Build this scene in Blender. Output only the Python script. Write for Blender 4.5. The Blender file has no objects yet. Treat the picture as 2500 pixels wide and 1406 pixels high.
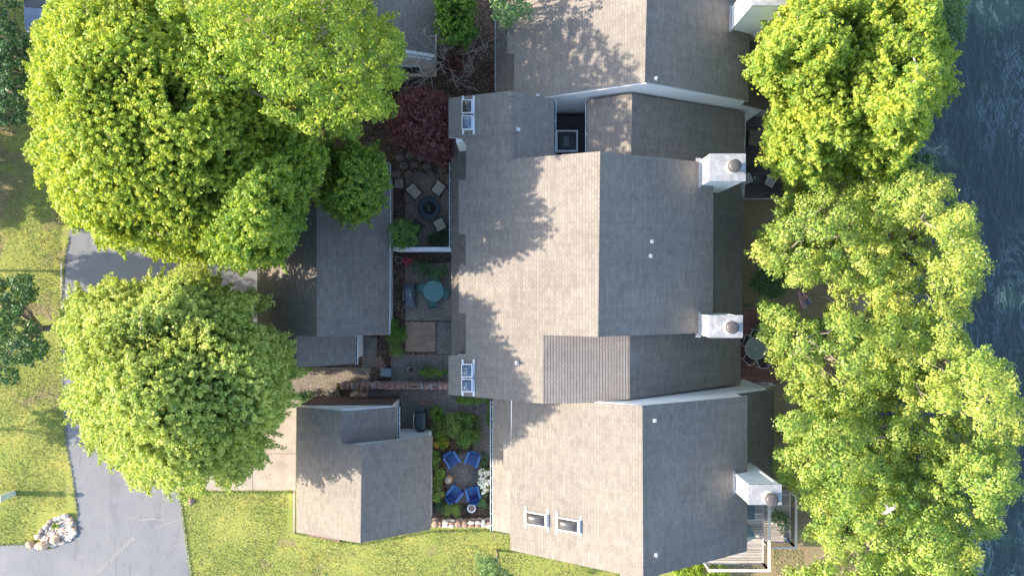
import bpy, math, random
import numpy as np
from mathutils import Vector, Matrix

S = bpy.context.scene
COL = S.collection
R = math.radians
random.seed(7)
rng = np.random.default_rng(11)

# ------------------------------------------------------------ camera, sky, sun
CH = 40.0            # drone height above the ground
FPX = 1689.0         # focal length in photo pixels (photo is 2500 wide)
cam = bpy.data.cameras.new("camera")
cam.sensor_width = 36.0
cam.lens = 36.0 * FPX / 2500.0
cam.clip_end = 2000.0
co = bpy.data.objects.new("camera", cam)
co.location = (0, 0, CH)
COL.objects.link(co)
S.camera = co

SUN_EL, SUN_AZ = 24.0, 271.5      # degrees; compass azimuth, picture up is north
w = bpy.data.worlds.new("World")
S.world = w
w.use_nodes = True
nt = w.node_tree
nt.nodes.clear()
sky = nt.nodes.new("ShaderNodeTexSky")
sky.sky_type = 'NISHITA'
sky.sun_disc = False
sky.sun_elevation = R(SUN_EL)
sky.sun_rotation = R(SUN_AZ)
sky.air_density = 1.0
sky.dust_density = 1.2
bg = nt.nodes.new("ShaderNodeBackground")
bg.inputs[1].default_value = 0.15
wo = nt.nodes.new("ShaderNodeOutputWorld")
nt.links.new(sky.outputs[0], bg.inputs[0])
nt.links.new(bg.outputs[0], wo.inputs[0])
sl = bpy.data.lights.new("sun", 'SUN')
sl.energy = 3.5
sl.angle = R(0.55)
sl.color = (1.0, 0.87, 0.70)
so = bpy.data.objects.new("sun", sl)
az = R(SUN_AZ)
tosun = Vector((math.sin(az) * math.cos(R(SUN_EL)), math.cos(az) * math.cos(R(SUN_EL)), math.sin(R(SUN_EL))))
so.rotation_euler = tosun.to_track_quat('Z', 'Y').to_euler()
so.location = tosun * 80
COL.objects.link(so)
S.view_settings.view_transform = 'Standard'
S.view_settings.look = 'None'
S.view_settings.exposure = 2.03
S.view_settings.gamma = 1.0
S.cycles.max_bounces = 6
S.cycles.transparent_max_bounces = 6

# ------------------------------------------------------------ helpers
def W(px, py, z=0.0):
    k = (CH - z) / FPX
    return Vector(((px - 1250) * k, -(py - 703) * k, z))

def plane3(a, b, c):
    A, B, C = W(*a), W(*b), W(*c)
    n = (B - A).cross(C - A).normalized()
    if n.z < 0: n = -n
    return (n, A.dot(n))

def hit(pl, px, py):
    n, d = pl
    o = Vector((0, 0, CH)); dr = W(px, py, 0) - o
    t = (d - n.dot(o)) / n.dot(dr)
    return o + dr * t

def zat(pl, x, y):
    n, d = pl
    return (d - n.x * x - n.y * y) / n.z

def tag(o, label=None, cat=None, group=None, kind=None):
    if label: o['label'] = label
    if cat: o['category'] = cat
    if group: o['group'] = group
    if kind: o['kind'] = kind
    return o

def empty(name, loc, rz=0, label=None, cat=None, group=None):
    o = bpy.data.objects.new(name, None)
    o.empty_display_size = 0.2
    o.location = loc
    o.rotation_euler = (0, 0, rz)
    COL.objects.link(o)
    return tag(o, label, cat, group)

def copy_tree(o, parent=None):
    c = o.copy(); COL.objects.link(c); c.parent = parent
    for ch in list(o.children): copy_tree(ch, c)
    return c

class MB:
    """collects shapes, builds ONE mesh object"""
    def __init__(s): s.v = []; s.f = []; s.m = []; s.sm = []
    def add(s, vs, fs, mi=0, M=None, smooth=False):
        b = len(s.v)
        for p in vs:
            p = Vector(p)
            if M is not None: p = M @ p
            s.v.append(p)
        for f in fs:
            s.f.append([b + i for i in f]); s.m.append(mi); s.sm.append(smooth)
        return s
    def box(s, c, d, rz=0, mi=0, M=None, ch=0.0):
        x, y, z = [q / 2 for q in d]
        T = Matrix.Translation(Vector(c)) @ Matrix.Rotation(rz, 4, 'Z')
        if M is not None: T = M @ T
        if ch <= 0:
            vs = [(i, j, k) for k in (-z, z) for (i, j) in ((-x, -y), (x, -y), (x, y), (-x, y))]
            fs = [(3, 2, 1, 0), (4, 5, 6, 7), (0, 1, 5, 4), (1, 2, 6, 5), (2, 3, 7, 6), (3, 0, 4, 7)]
        else:
            c_ = min(ch, x * .9, y * .9, z * .9)
            def ring(a, b, zz, k): return [(-a + k, -b, zz), (a - k, -b, zz), (a, -b + k, zz), (a, b - k, zz), (a - k, b, zz), (-a + k, b, zz), (-a, b - k, zz), (-a, -b + k, zz)]
            rings = [ring(x - c_, y - c_, -z, c_ * .5), ring(x, y, -z + c_, c_), ring(x, y, z - c_, c_), ring(x - c_, y - c_, z, c_ * .5)]
            vs = sum(rings, [])
            fs = [tuple(range(7, -1, -1)), tuple(range(24, 32))]
            for r in range(3):
                for i in range(8):
                    j = (i + 1) % 8
                    fs.append((r * 8 + i, r * 8 + j, r * 8 + 8 + j, r * 8 + 8 + i))
        return s.add(vs, fs, mi, T)
    def lathe(s, c, prof, n=20, mi=0, M=None, smooth=True, cap=True, sx=1, sy=1):
        vs = []; fs = []
        for (r, z) in prof:
            for i in range(n):
                a = 2 * math.pi * i / n
                vs.append((c[0] + r * math.cos(a) * sx, c[1] + r * math.sin(a) * sy, c[2] + z))
        for k in range(len(prof) - 1):
            for i in range(n):
                j = (i + 1) % n
                fs.append((k * n + i, k * n + j, k * n + n + j, k * n + n + i))
        s.add(vs, fs, mi, M, smooth)
        if cap:
            b = len(s.v) - len(vs)
            s.f.append([b + i for i in range(n - 1, -1, -1)]); s.m.append(mi); s.sm.append(False)
            k = (len(prof) - 1) * n
            s.f.append([b + k + i for i in range(n)]); s.m.append(mi); s.sm.append(False)
        return s
    def tube(s, pts, rad, n=8, mi=0, M=None):
        pts = [Vector(p) for p in pts]
        if not isinstance(rad, (list, tuple)): rad = [rad] * len(pts)
        vs = []; fs = []
        up = Vector((0.13, 0.27, 1)).normalized()
        for i, p in enumerate(pts):
            d = (pts[min(i + 1, len(pts) - 1)] - pts[max(i - 1, 0)])
            if d.length < 1e-6: d = Vector((0, 0, 1))
            d.normalize()
            a = d.cross(up)
            if a.length < .05: a = d.cross(Vector((1, 0, 0)))
            a.normalize(); b = d.cross(a)
            for k in range(n):
                t = 2 * math.pi * k / n
                vs.append(p + (a * math.cos(t) + b * math.sin(t)) * rad[i])
        for i in range(len(pts) - 1):
            for k in range(n):
                j = (k + 1) % n
                fs.append((i * n + k, i * n + n + k, i * n + n + j, i * n + j))
        s.add(vs, fs, mi, M, True)
        b = len(s.v) - len(vs)
        s.f.append([b + k for k in range(n)]); s.m.append(mi); s.sm.append(False)
        k0 = (len(pts) - 1) * n
        s.f.append([b + k0 + k for k in range(n - 1, -1, -1)]); s.m.append(mi); s.sm.append(False)
        return s
    def prism(s, poly, z0, z1, mi=0, M=None):
        n = len(poly)
        vs = [(p[0], p[1], z0) for p in poly] + [(p[0], p[1], z1) for p in poly]
        fs = [tuple(range(n - 1, -1, -1)), tuple(range(n, 2 * n))]
        for i in range(n):
            j = (i + 1) % n
            fs.append((i, j, n + j, n + i))
        return s.add(vs, fs, mi, M)
    def rock(s, c, r, seed=0, mi=0, sz=.7, n1=8, n2=5):
        rr = random.Random(seed)
        vs = [(c[0], c[1], c[2] - r[2] * .6)]; fs = []
        for k in range(1, n2):
            ph = math.pi * k / n2
            for i in range(n1):
                a = 2 * math.pi * (i + .5 * (k % 2)) / n1
                q = .8 + .38 * rr.random()
                vs.append((c[0] + r[0] * math.sin(ph) * math.cos(a) * q, c[1] + r[1] * math.sin(ph) * math.sin(a) * q, c[2] - r[2] * math.cos(ph) * (.85 + .2 * rr.random())))
        vs.append((c[0], c[1], c[2] + r[2] * .9)); t = len(vs) - 1
        for i in range(n1):
            j = (i + 1) % n1
            fs.append((0, 1 + j, 1 + i))
            for k in range(n2 - 2):
                fs.append((1 + k * n1 + i, 1 + k * n1 + j, 1 + (k + 1) * n1 + j, 1 + (k + 1) * n1 + i))
            fs.append((1 + (n2 - 2) * n1 + i, 1 + (n2 - 2) * n1 + j, t))
        return s.add(vs, fs, mi)
    def build(s, name, mats, parent=None, loc=None):
        me = bpy.data.meshes.new(name)
        me.from_pydata([tuple(v) for v in s.v], [], s.f)
        if not isinstance(mats, (list, tuple)): mats = [mats]
        for m in mats: me.materials.append(m)
        me.polygons.foreach_set("material_index", s.m)
        me.polygons.foreach_set("use_smooth", s.sm)
        me.update()
        o = bpy.data.objects.new(name, me)
        COL.objects.link(o)
        if parent is not None:
            o.parent = parent
            if loc is None:
                pass
        if loc is not None: o.location = loc
        return o

def world_part(mb, name, mats, root):
    """mb holds world coordinates; root is an unrotated Empty: shift so that it parents cleanly"""
    off = Vector(root.location)
    p = root.parent
    while p is not None:
        off += Vector(p.location); p = p.parent
    mb.v = [v - off for v in mb.v]
    return mb.build(name, mats, root)

# ------------------------------------------------------------ materials
def newmat(name):
    m = bpy.data.materials.new(name); m.use_nodes = True
    n = m.node_tree.nodes; l = m.node_tree.links
    b = n["Principled BSDF"]
    return m, n, l, b

def texco(n, l, scale=(1, 1, 1), rot=(0, 0, 0), kind='Object', loc=(0, 0, 0)):
    if kind == 'World':
        t = n.new("ShaderNodeNewGeometry"); out = t.outputs['Position']
    else:
        t = n.new("ShaderNodeTexCoord"); out = t.outputs[kind]
    mp = n.new("ShaderNodeMapping")
    mp.inputs['Scale'].default_value = scale
    mp.inputs['Rotation'].default_value = rot
    mp.inputs['Location'].default_value = loc
    l.new(out, mp.inputs[0])
    return mp.outputs[0]

def noise(n, l, vec, scale, detail=4, rough=.55, dist=0):
    t = n.new("ShaderNodeTexNoise")
    t.inputs['Scale'].default_value = scale; t.inputs['Detail'].default_value = detail
    t.inputs['Roughness'].default_value = rough; t.inputs['Distortion'].default_value = dist
    l.new(vec, t.inputs['Vector'])
    return t.outputs['Fac']

def ramp(n, l, fac, stops):
    r = n.new("ShaderNodeValToRGB")
    e = r.color_ramp.elements
    while len(e) < len(stops): e.new(.5)
    for i, (p, c) in enumerate(stops):
        e[i].position = p; e[i].color = (*c, 1) if len(c) == 3 else c
    l.new(fac, r.inputs[0])
    return r.outputs[0]

def mix(n, l, fac, a, b, mode='MIX'):
    m = n.new("ShaderNodeMix"); m.data_type = 'RGBA'; m.blend_type = mode
    for sock, v in ((m.inputs[0], fac), (m.inputs[6], a), (m.inputs[7], b)):
        if isinstance(v, (int, float)): sock.default_value = v
        elif isinstance(v, tuple): sock.default_value = (*v, 1) if len(v) == 3 else v
        else: l.new(v, sock)
    return m.outputs[2]

def bump(n, l, b, h, strength=.4, dist=.02):
    t = n.new("ShaderNodeBump")
    t.inputs['Strength'].default_value = strength; t.inputs['Distance'].default_value = dist
    l.new(h, t.inputs['Height']); l.new(t.outputs[0], b.inputs['Normal'])
    return t

def plain(name, c, rough=.6, var=.12, scale=8, metal=0, bmp=0.0, kind='Object', spec=None):
    m, n, l, b = newmat(name)
    v = texco(n, l, kind=kind)
    f = noise(n, l, v, scale, 5, .6)
    lo = tuple(max(0, q * (1 - var)) for q in c); hi = tuple(min(1, q * (1 + var)) for q in c)
    l.new(ramp(n, l, f, [(.3, lo), (.7, hi)]), b.inputs['Base Color'])
    b.inputs['Roughness'].default_value = rough
    b.inputs['Metallic'].default_value = metal
    if spec is not None: b.inputs['Specular IOR Level'].default_value = spec
    if bmp > 0:
        f2 = noise(n, l, v, scale * 4, 4, .6)
        bump(n, l, b, f2, bmp, .02)
    return m

def shingle_mat(name, c, seed=0, contrast=1.0, butt=0.0):
    """asphalt shingles; courses run north-south (rows along world X)"""
    m, n, l, b = newmat(name)
    v = texco(n, l, kind='World', rot=(0, 0, R(90)), loc=(seed * 3.1, seed * 1.7, 0))
    # flatten z so steep slopes keep clean rows
    sep = n.new("ShaderNodeSeparateXYZ"); l.new(v, sep.inputs[0])
    cmb = n.new("ShaderNodeCombineXYZ"); l.new(sep.outputs[0], cmb.inputs[0]); l.new(sep.outputs[1], cmb.inputs[1])
    vv = cmb.outputs[0]
    def bricks(wd, h, c1, c2, mort, ms, off=.5, bias=0):
        t = n.new("ShaderNodeTexBrick")
        t.inputs['Color1'].default_value = (*c1, 1); t.inputs['Color2'].default_value = (*c2, 1)
        t.inputs['Mortar'].default_value = (*mort, 1)
        t.inputs['Scale'].default_value = 1.0; t.inputs['Mortar Size'].default_value = ms
        t.inputs['Mortar Smooth'].default_value = .3; t.inputs['Bias'].default_value = bias
        t.inputs['Brick Width'].default_value = wd; t.inputs['Row Height'].default_value = h
        t.offset = off; t.offset_frequency = 2; t.squash = 1
        l.new(vv, t.inputs['Vector'])
        return t
    k = contrast * .36
    d = tuple(q * (1 - .24 * k) for q in c); h = tuple(min(1, q * (1 + .22 * k)) for q in c)
    mo = tuple(q * (.76 - butt) for q in c)
    t1 = bricks(.24, .125, d, h, mo, .010, .37)
    t2 = bricks(.43, .125, (.93, .925, .92), (1.07, 1.065, 1.06), (1, 1, 1), 0.0, .61)
    col = mix(n, l, 1.0, t1.outputs['Color'], t2.outputs['Color'], 'MULTIPLY')
    big = noise(n, l, vv, .22, 5, .6)
    col = mix(n, l, 1.0, col, ramp(n, l, big, [(.3, (.84, .85, .87)), (.7, (1.10, 1.08, 1.06))]), 'MULTIPLY')
    st = texco(n, l, kind='World', scale=(.35, 2.5, 0))
    streak = noise(n, l, st, 1.3, 4, .6)
    col = mix(n, l, 1.0, col, ramp(n, l, streak, [(.35, (.93, .92, .92)), (.65, (1.03, 1.03, 1.03))]), 'MULTIPLY')
    gr = noise(n, l, vv, 45, 2, .7)
    col = mix(n, l, 1.0, col, ramp(n, l, gr, [(.3, (.86, .86, .86)), (.7, (1.12, 1.12, 1.12))]), 'MULTIPLY')
    l.new(col, b.inputs['Base Color'])
    b.inputs['Roughness'].default_value = .92
    b.inputs['Specular IOR Level'].default_value = .2
    mth = n.new("ShaderNodeMath"); mth.operation = 'ADD'
    l.new(t1.outputs['Fac'], mth.inputs[0]); mth.inputs[1].default_value = 0
    inv = n.new("ShaderNodeMath"); inv.operation = 'SUBTRACT'; inv.inputs[0].default_value = 1
    l.new(mth.outputs[0], inv.inputs[1])
    bump(n, l, b, inv.outputs[0], .35, .012)
    return m

ROOFC = (0.189, 0.172, 0.153)
M = {}
M['roof'] = shingle_mat("asphalt_shingles", ROOFC, 0)
M['roof_low'] = shingle_mat("asphalt_shingles_dark", (0.155, 0.138, 0.125), 2, .8)  # same shingles with a darker base, for most lower roofs
M['roof_butt_shadows'] = shingle_mat("asphalt_shingles_raking_sun", tuple(q * 1.35 for q in ROOFC), 3, .5, .0)  # base colour raised to paint in grazing sun on this slope
def add_butt_shadows(m):
    """thick laminated courses: shadows of the butt edges painted as dark lines, wavering along their length"""
    n = m.node_tree.nodes; l = m.node_tree.links; b = n["Principled BSDF"]
    old = b.inputs['Base Color'].links[0].from_socket
    v = texco(n, l, kind='World')
    nz = noise(n, l, texco(n, l, kind='World', scale=(.5, 3, 0)), 2.0, 3, .6)
    sep = n.new("ShaderNodeSeparateXYZ"); l.new(v, sep.inputs[0])
    a1 = n.new("ShaderNodeMath"); a1.operation = 'MULTIPLY_ADD'; l.new(nz, a1.inputs[0]); a1.inputs[1].default_value = .05; l.new(sep.outputs[0], a1.inputs[2])
    a2 = n.new("ShaderNodeMath"); a2.operation = 'MULTIPLY'; l.new(a1.outputs[0], a2.inputs[0]); a2.inputs[1].default_value = 1 / .135
    a3 = n.new("ShaderNodeMath"); a3.operation = 'FRACT'; l.new(a2.outputs[0], a3.inputs[0])
    f = ramp(n, l, a3.outputs[0], [(.0, (.30, .28, .28)), (.16, (.36, .34, .33)), (.30, (1, 1, 1)), (.97, (1.0, 1.0, 1.0))])
    l.new(mix(n, l, 1.0, old, f, 'MULTIPLY'), b.inputs['Base Color'])
add_butt_shadows(M['roof_butt_shadows'])
M['trim'] = plain("white_trim", (.60, .61, .62), .5, .05, 3)
M['edge'] = plain("roof_edge_metal", (.42, .40, .38), .5, .08, 3)
M['gutter'] = plain("gutter_metal", (.62, .70, .72), .4, .15, 4)
M['gutter_in'] = plain("gutter_inside", (.08, .10, .10), .7, .5, 5)

def siding_mat():
    m, n, l, b = newmat("white_siding")
    v = texco(n, l, kind='World')
    wv = n.new("ShaderNodeTexWave"); wv.wave_type = 'BANDS'; wv.bands_direction = 'Z'; wv.wave_profile = 'SAW'
    wv.inputs['Scale'].default_value = 1.6
    l.new(v, wv.inputs['Vector'])
    f = noise(n, l, v, 1.5, 5, .6)
    l.new(ramp(n, l, f, [(.3, (.66, .66, .65)), (.7, (.76, .76, .75))]), b.inputs['Base Color'])
    b.inputs['Roughness'].default_value = .6
    bump(n, l, b, wv.outputs['Fac'], .3, .015)
    return m
M['siding'] = siding_mat()

def metal_cap():
    m, n, l, b = newmat("galvanised_cap")
    v = texco(n, l, kind='World')
    f = noise(n, l, v, 2.2, 6, .65, 1.5)
    col = ramp(n, l, f, [(.3, (.19, .19, .195)), (.5, (.27, .272, .28)), (.68, (.36, .365, .375))])
    f2 = noise(n, l, v, 5, 5, .7, .6)
    col = mix(n, l, ramp(n, l, f2, [(.62, (0, 0, 0)), (.75, (.5, .5, .5))]), col, (.36, .31, .26))
    l.new(col, b.inputs['Base Color'])
    b.inputs['Roughness'].default_value = .45; b.inputs['Metallic'].default_value = .15
    return m
M['cap'] = metal_cap()
M['flue'] = plain("flue_metal", (.085, .075, .072), .5, .3, 6, .3)
M['flue_pale'] = plain("flue_collar", (.45, .43, .41), .5, .15, 6, .3)
M['dark'] = plain("dark_void", (.02, .02, .02), .9)

def skyglass(name, c, tr=.0):
    m, n, l, b = newmat(name)
    v = texco(n, l, kind='World')
    f = noise(n, l, v, 3, 2)
    l.new(ramp(n, l, f, [(.3, tuple(q * .8 for q in c)), (.7, c)]), b.inputs['Base Color'])
    b.inputs['Roughness'].default_value = .12
    b.inputs['Specular IOR Level'].default_value = .5
    b.inputs['Coat Weight'].default_value = .15
    b.inputs['Coat Roughness'].default_value = .06
    return m
M['dome'] = skyglass("smoked_dome", (.055, .05, .05))
M['dome_blue'] = skyglass("clear_dome", (.11, .15, .20))
M['dome_dark'] = skyglass("dark_dome", (.045, .06, .065))
M['membrane'] = plain("black_membrane", (.035, .032, .03), .8, .3, 3)

def leaf_mat(name, dark, mid, light, trans=.35, spec=.25):
    m, n, l, b = newmat(name)
    at = n.new("ShaderNodeAttribute"); at.attribute_name = "tint"
    q = lambda c: (c[0] * .98, c[1] * .90, c[2] * 1.35 + .004)
    col = ramp(n, l, at.outputs['Fac'], [(0, q(dark)), (.5, q(mid)), (1, q(light))])
    l.new(col, b.inputs['Base Color'])
    b.inputs['Roughness'].default_value = .45
    b.inputs['Specular IOR Level'].default_value = spec
    tr = n.new("ShaderNodeBsdfTranslucent")
    cc = mix(n, l, 1.0, col, (1.25, 1.35, .7), 'MULTIPLY')
    l.new(cc, tr.inputs['Color'])
    ms = n.new("ShaderNodeMixShader"); ms.inputs[0].default_value = trans
    l.new(b.outputs[0], ms.inputs[1]); l.new(tr.outputs[0], ms.inputs[2])
    l.new(ms.outputs[0], n["Material Output"].inputs[0])
    return m
M['leaf_maple'] = leaf_mat("leaves_maple", (.10, .225, .03), (.26, .39, .04), (.50, .56, .05), .42)
M['leaf_gold'] = leaf_mat("leaves_golden", (.12, .25, .03), (.30, .42, .04), (.55, .59, .055), .42)
M['leaf_pale'] = leaf_mat("leaves_pale", (.18, .31, .06), (.35, .46, .08), (.56, .62, .12), .42)
M['leaf_oak'] = leaf_mat("leaves_oak", (.11, .235, .03), (.28, .40, .045), (.54, .58, .085), .36, .4)
M['leaf_green'] = leaf_mat("leaves_green", (0.085, 0.190, 0.027), (0.171, 0.323, 0.038), (0.304, 0.456, 0.057), .35)
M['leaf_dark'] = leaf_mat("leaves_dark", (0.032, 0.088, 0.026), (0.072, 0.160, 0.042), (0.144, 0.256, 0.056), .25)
M['leaf_red'] = leaf_mat("leaves_red", (.08, .03, .022), (.21, .085, .06), (.40, .20, .13), .4)
M['leaf_conifer'] = leaf_mat("leaves_conifer", (.045, .12, .012), (.10, .23, .018), (.20, .35, .03), .35)
M['leaf_grass'] = leaf_mat("leaves_grass", (0.128, 0.192, 0.048), (0.240, 0.320, 0.080), (0.448, 0.480, 0.160), .35)
M['leaf_lime'] = leaf_mat("leaves_lime", (.12, .22, .015), (.22, .34, .02), (.34, .45, .03), .4)
M['flower_white'] = plain("white_petals", (.82, .80, .70), .6, .06)
M['flower_pink'] = plain("pink_petals", (.62, .04, .11), .6, .2)
M['flower_orange'] = plain("orange_petals", (.75, .17, .03), .6, .2)
M['bark'] = plain("bark", (.19, .165, .13), .9, .35, 7, bmp=.8)
M['bark_pale'] = plain("bark_pale", (.36, .33, .30), .85, .3, 7, bmp=.6)

# ------------------------------------------------------------ ground materials
def lawn_mat():
    m, n, l, b = newmat("lawn")
    v = texco(n, l, kind='World')
    fine = noise(n, l, v, 14, 6, .75)
    grass = ramp(n, l, fine, [(.25, (.12, .15, .035)), (.5, (.25, .27, .07)), (.75, (.42, .40, .14))])
    mid = noise(n, l, v, .55, 5, .6, .4)
    grass = mix(n, l, 1.0, grass, ramp(n, l, mid, [(.3, (.75, .85, .75)), (.5, (1, 1, 1)), (.72, (1.35, 1.15, 1.15))]), 'MULTIPLY')
    dirt = ramp(n, l, noise(n, l, v, 9, 5, .7), [(.3, (.15, .105, .07)), (.7, (.30, .225, .155))])
    patch = noise(n, l, v, .42, 6, .62, .5)
    # more bare earth toward the far left top (under trees)
    sep = n.new("ShaderNodeSeparateXYZ"); l.new(v, sep.inputs[0])
    mr = n.new("ShaderNodeMapRange"); mr.inputs[1].default_value = -4; mr.inputs[2].default_value = 6
    mr.inputs[3].default_value = 0; mr.inputs[3].default_value = 0; mr.inputs[4].default_value = .15
    l.new(sep.outputs[1], mr.inputs[0])
    # bare earth toward the waterside too
    mr2 = n.new("ShaderNodeMapRange"); mr2.inputs[1].default_value = 10; mr2.inputs[2].default_value = 13
    mr2.inputs[3].default_value = 0; mr2.inputs[4].default_value = .30
    l.new(sep.outputs[0], mr2.inputs[0])
    ad = n.new("ShaderNodeMath"); ad.operation = 'ADD'; l.new(patch, ad.inputs[0]); l.new(mr.outputs[0], ad.inputs[1])
    ad2 = n.new("ShaderNodeMath"); ad2.operation = 'ADD'; l.new(ad.outputs[0], ad2.inputs[0]); l.new(mr2.outputs[0], ad2.inputs[1])
    fac = ramp(n, l, ad2.outputs[0], [(.60, (0, 0, 0)), (.70, (.85, .85, .85))])
    col = mix(n, l, fac, grass, dirt)
    l.new(col, b.inputs['Base Color'])
    b.inputs['Roughness'].default_value = .95; b.inputs['Specular IOR Level'].default_value = .1
    bump(n, l, b, fine, .9, .06)
    return m
M['lawn'] = lawn_mat()

def asphalt_mat():
    m, n, l, b = newmat("asphalt")
    v = texco(n, l, kind='World')
    f = noise(n, l, v, 60, 3, .8)
    c = ramp(n, l, f, [(.3, (.125, .13, .14)), (.7, (.21, .215, .225))])
    big = noise(n, l, v, .35, 5, .6)
    c = mix(n, l, 1.0, c, ramp(n, l, big, [(.3, (.85, .87, .9)), (.7, (1.15, 1.13, 1.1))]), 'MULTIPLY')
    st = noise(n, l, texco(n, l, kind='World', scale=(1, .3, 1)), 1.6, 6, .65, .6)
    c = mix(n, l, 1.0, c, ramp(n, l, st, [(.36, (.82, .82, .83)), (.46, (1, 1, 1)), (.60, (1, 1, 1)), (.72, (1.18, 1.17, 1.15))]), 'MULTIPLY')
    sp_ = noise(n, l, v, 2.6, 3, .5)
    c = mix(n, l, 1.0, c, ramp(n, l, sp_, [(.24, (.62, .62, .63)), (.31, (1, 1, 1))]), 'MULTIPLY')
    l.new(c, b.inputs['Base Color']); b.inputs['Roughness'].default_value = .85
    b.inputs['Specular IOR Level'].default_value = .3
    bump(n, l, b, f, .4, .01)
    return m
M['asphalt'] = asphalt_mat()
M['seal'] = plain("faded_crack_seal", (.25, .25, .24), .9, .3, 20, kind='World')
M['tyre'] = plain("pale_tyre_mark", (.27, .265, .25), .9, .3, 12, kind='World')
M['kerb'] = plain("pale_edge", (.42, .37, .30), .9, .25, 12, kind='World')

def concrete_mat():
    m, n, l, b = newmat("concrete")
    v = texco(n, l, kind='World')
    f = noise(n, l, v, 1.3, 6, .65)
    c = ramp(n, l, f, [(.3, (.25, .205, .16)), (.7, (.37, .32, .27))])
    f2 = noise(n, l, v, 30, 3, .7)
    c = mix(n, l, 1.0, c, ramp(n, l, f2, [(.3, (.9, .9, .9)), (.7, (1.06, 1.06, 1.06))]), 'MULTIPLY')
    l.new(c, b.inputs['Base Color']); b.inputs['Roughness'].default_value = .85
    return m
M['concrete'] = concrete_mat()

def gravel_mat(name, c1, c2, c3, sc=22):
    m, n, l, b = newmat(name)
    v = texco(n, l, kind='World')
    t = n.new("ShaderNodeTexVoronoi"); t.inputs['Scale'].default_value = sc; l.new(v, t.inputs['Vector'])
    sp = n.new("ShaderNodeSeparateXYZ"); l.new(t.outputs['Color'], sp.inputs[0])
    c = ramp(n, l, sp.outputs[0], [(0, c1), (.5, c2), (1, c3)])
    big = noise(n, l, v, 1.3, 7, .68)
    c = mix(n, l, 1.0, c, ramp(n, l, big, [(.3, (.7, .7, .7)), (.7, (1.3, 1.28, 1.25))]), 'MULTIPLY')
    l.new(c, b.inputs['Base Color']); b.inputs['Roughness'].default_value = .95
    bump(n, l, b, t.outputs['Distance'], .7, .02)
    return m
M['aggregate'] = gravel_mat("exposed_aggregate", (.11, .09, .075), (.17, .145, .12), (.34, .30, .26), 44)
M['aggregate_brown'] = gravel_mat("brown_aggregate", (.18, .13, .095), (.27, .20, .145), (.40, .31, .23), 44)
M['aggregate_dark'] = gravel_mat("dark_aggregate", (.07, .064, .06), (.12, .112, .105), (.27, .25, .235), 44)
M['mulch'] = gravel_mat("mulch", (.026, .017, .012), (.055, .036, .026), (.16, .11, .08), 16)
M['pebbles'] = gravel_mat("pebbles", (.36, .30, .24), (.50, .43, .36), (.66, .60, .54), 9)
M['flag'] = plain("flagstone", (.13, .12, .11), .9, .35, 5, kind='World')
M['stone_red'] = plain("sandstone_red", (.26, .17, .13), .9, .35, 4, bmp=.7, kind='World')
M['stone_grey'] = plain("sandstone_grey", (.24, .21, .20), .9, .3, 4, bmp=.7, kind='World')
M['stone_pale'] = plain("pale_boulder", (.60, .52, .45), .9, .25, 4, bmp=.6, kind='World')
M['stone_tan'] = plain("tan_boulder", (.55, .37, .25), .9, .3, 4, bmp=.6, kind='World')
M['brick_dark'] = plain("dark_brick_facing", (.11, .07, .055), .9, .35, 5, kind='World')
M['brick'] = plain("brick", (.20, .13, .10), .9, .3, 9, kind='World')

def water_mat():
    m, n, l, b = newmat("lake_water")
    v = texco(n, l, kind='World')
    v1 = texco(n, l, kind='World', scale=(1.0, .42, 1), rot=(0, 0, R(12)))
    warp = noise(n, l, v1, .9, 5, .6, 1.0)
    streak = noise(n, l, v1, 1.1, 8, .72, 1.6)
    big = noise(n, l, v, .12, 3, .5)
    c = ramp(n, l, big, [(.3, (.004, .015, .013)), (.7, (.006, .022, .019))])
    # thin foam crests: ridge of a noise near .5
    sub = n.new("ShaderNodeMath"); sub.operation = 'SUBTRACT'; l.new(streak, sub.inputs[0]); sub.inputs[1].default_value = .5
    ab = n.new("ShaderNodeMath"); ab.operation = 'ABSOLUTE'; l.new(sub.outputs[0], ab.inputs[0])
    crest = ramp(n, l, ab.outputs[0], [(0.0, (1, 1, 1)), (.022, (0, 0, 0))])
    msk = ramp(n, l, noise(n, l, v1, .5, 4, .6, .8), [(.46, (0, 0, 0)), (.60, (.85, .85, .85))])
    fac = mix(n, l, 1.0, crest, msk, 'MULTIPLY')
    c = mix(n, l, fac, c, (.11, .16, .19))
    l.new(c, b.inputs['Base Color'])
    b.inputs['Roughness'].default_value = .22
    b.inputs['IOR'].default_value = 1.5
    h = mix(n, l, .5, streak, noise(n, l, v1, 3.5, 6, .7, .5))
    bump(n, l, b, h, .42, .2)
    return m
M['water'] = water_mat()

def plank_mat(name, c, horiz=True, wd=.14):
    m, n, l, b = newmat(name)
    v = texco(n, l, kind='World')
    t = n.new("ShaderNodeTexBrick")
    c1 = tuple(q * .72 for q in c); c2 = tuple(q * 1.25 for q in c)
    t.inputs['Color1'].default_value = (*c1, 1); t.inputs['Color2'].default_value = (*c2, 1)
    t.inputs['Mortar'].default_value = (*[q * .18 for q in c], 1)
    t.inputs['Scale'].default_value = 1; t.inputs['Mortar Size'].default_value = .008
    t.inputs['Brick Width'].default_value = 3.6; t.inputs['Row Height'].default_value = wd
    l.new(v, t.inputs['Vector'])
    g = noise(n, l, texco(n, l, kind='World', scale=(1, 14, 1)), 2.5, 5, .7)
    col = mix(n, l, 1.0, t.outputs['Color'], ramp(n, l, g, [(.3, (.7, .7, .7)), (.7, (1.25, 1.25, 1.25))]), 'MULTIPLY')
    l.new(col, b.inputs['Base Color']); b.inputs['Roughness'].default_value = .8
    return m
M['deck_dark'] = plank_mat("dark_deck_boards", (.10, .085, .08))
M['deck_red'] = plank_mat("red_deck_boards", (.22, .10, .08))
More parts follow.
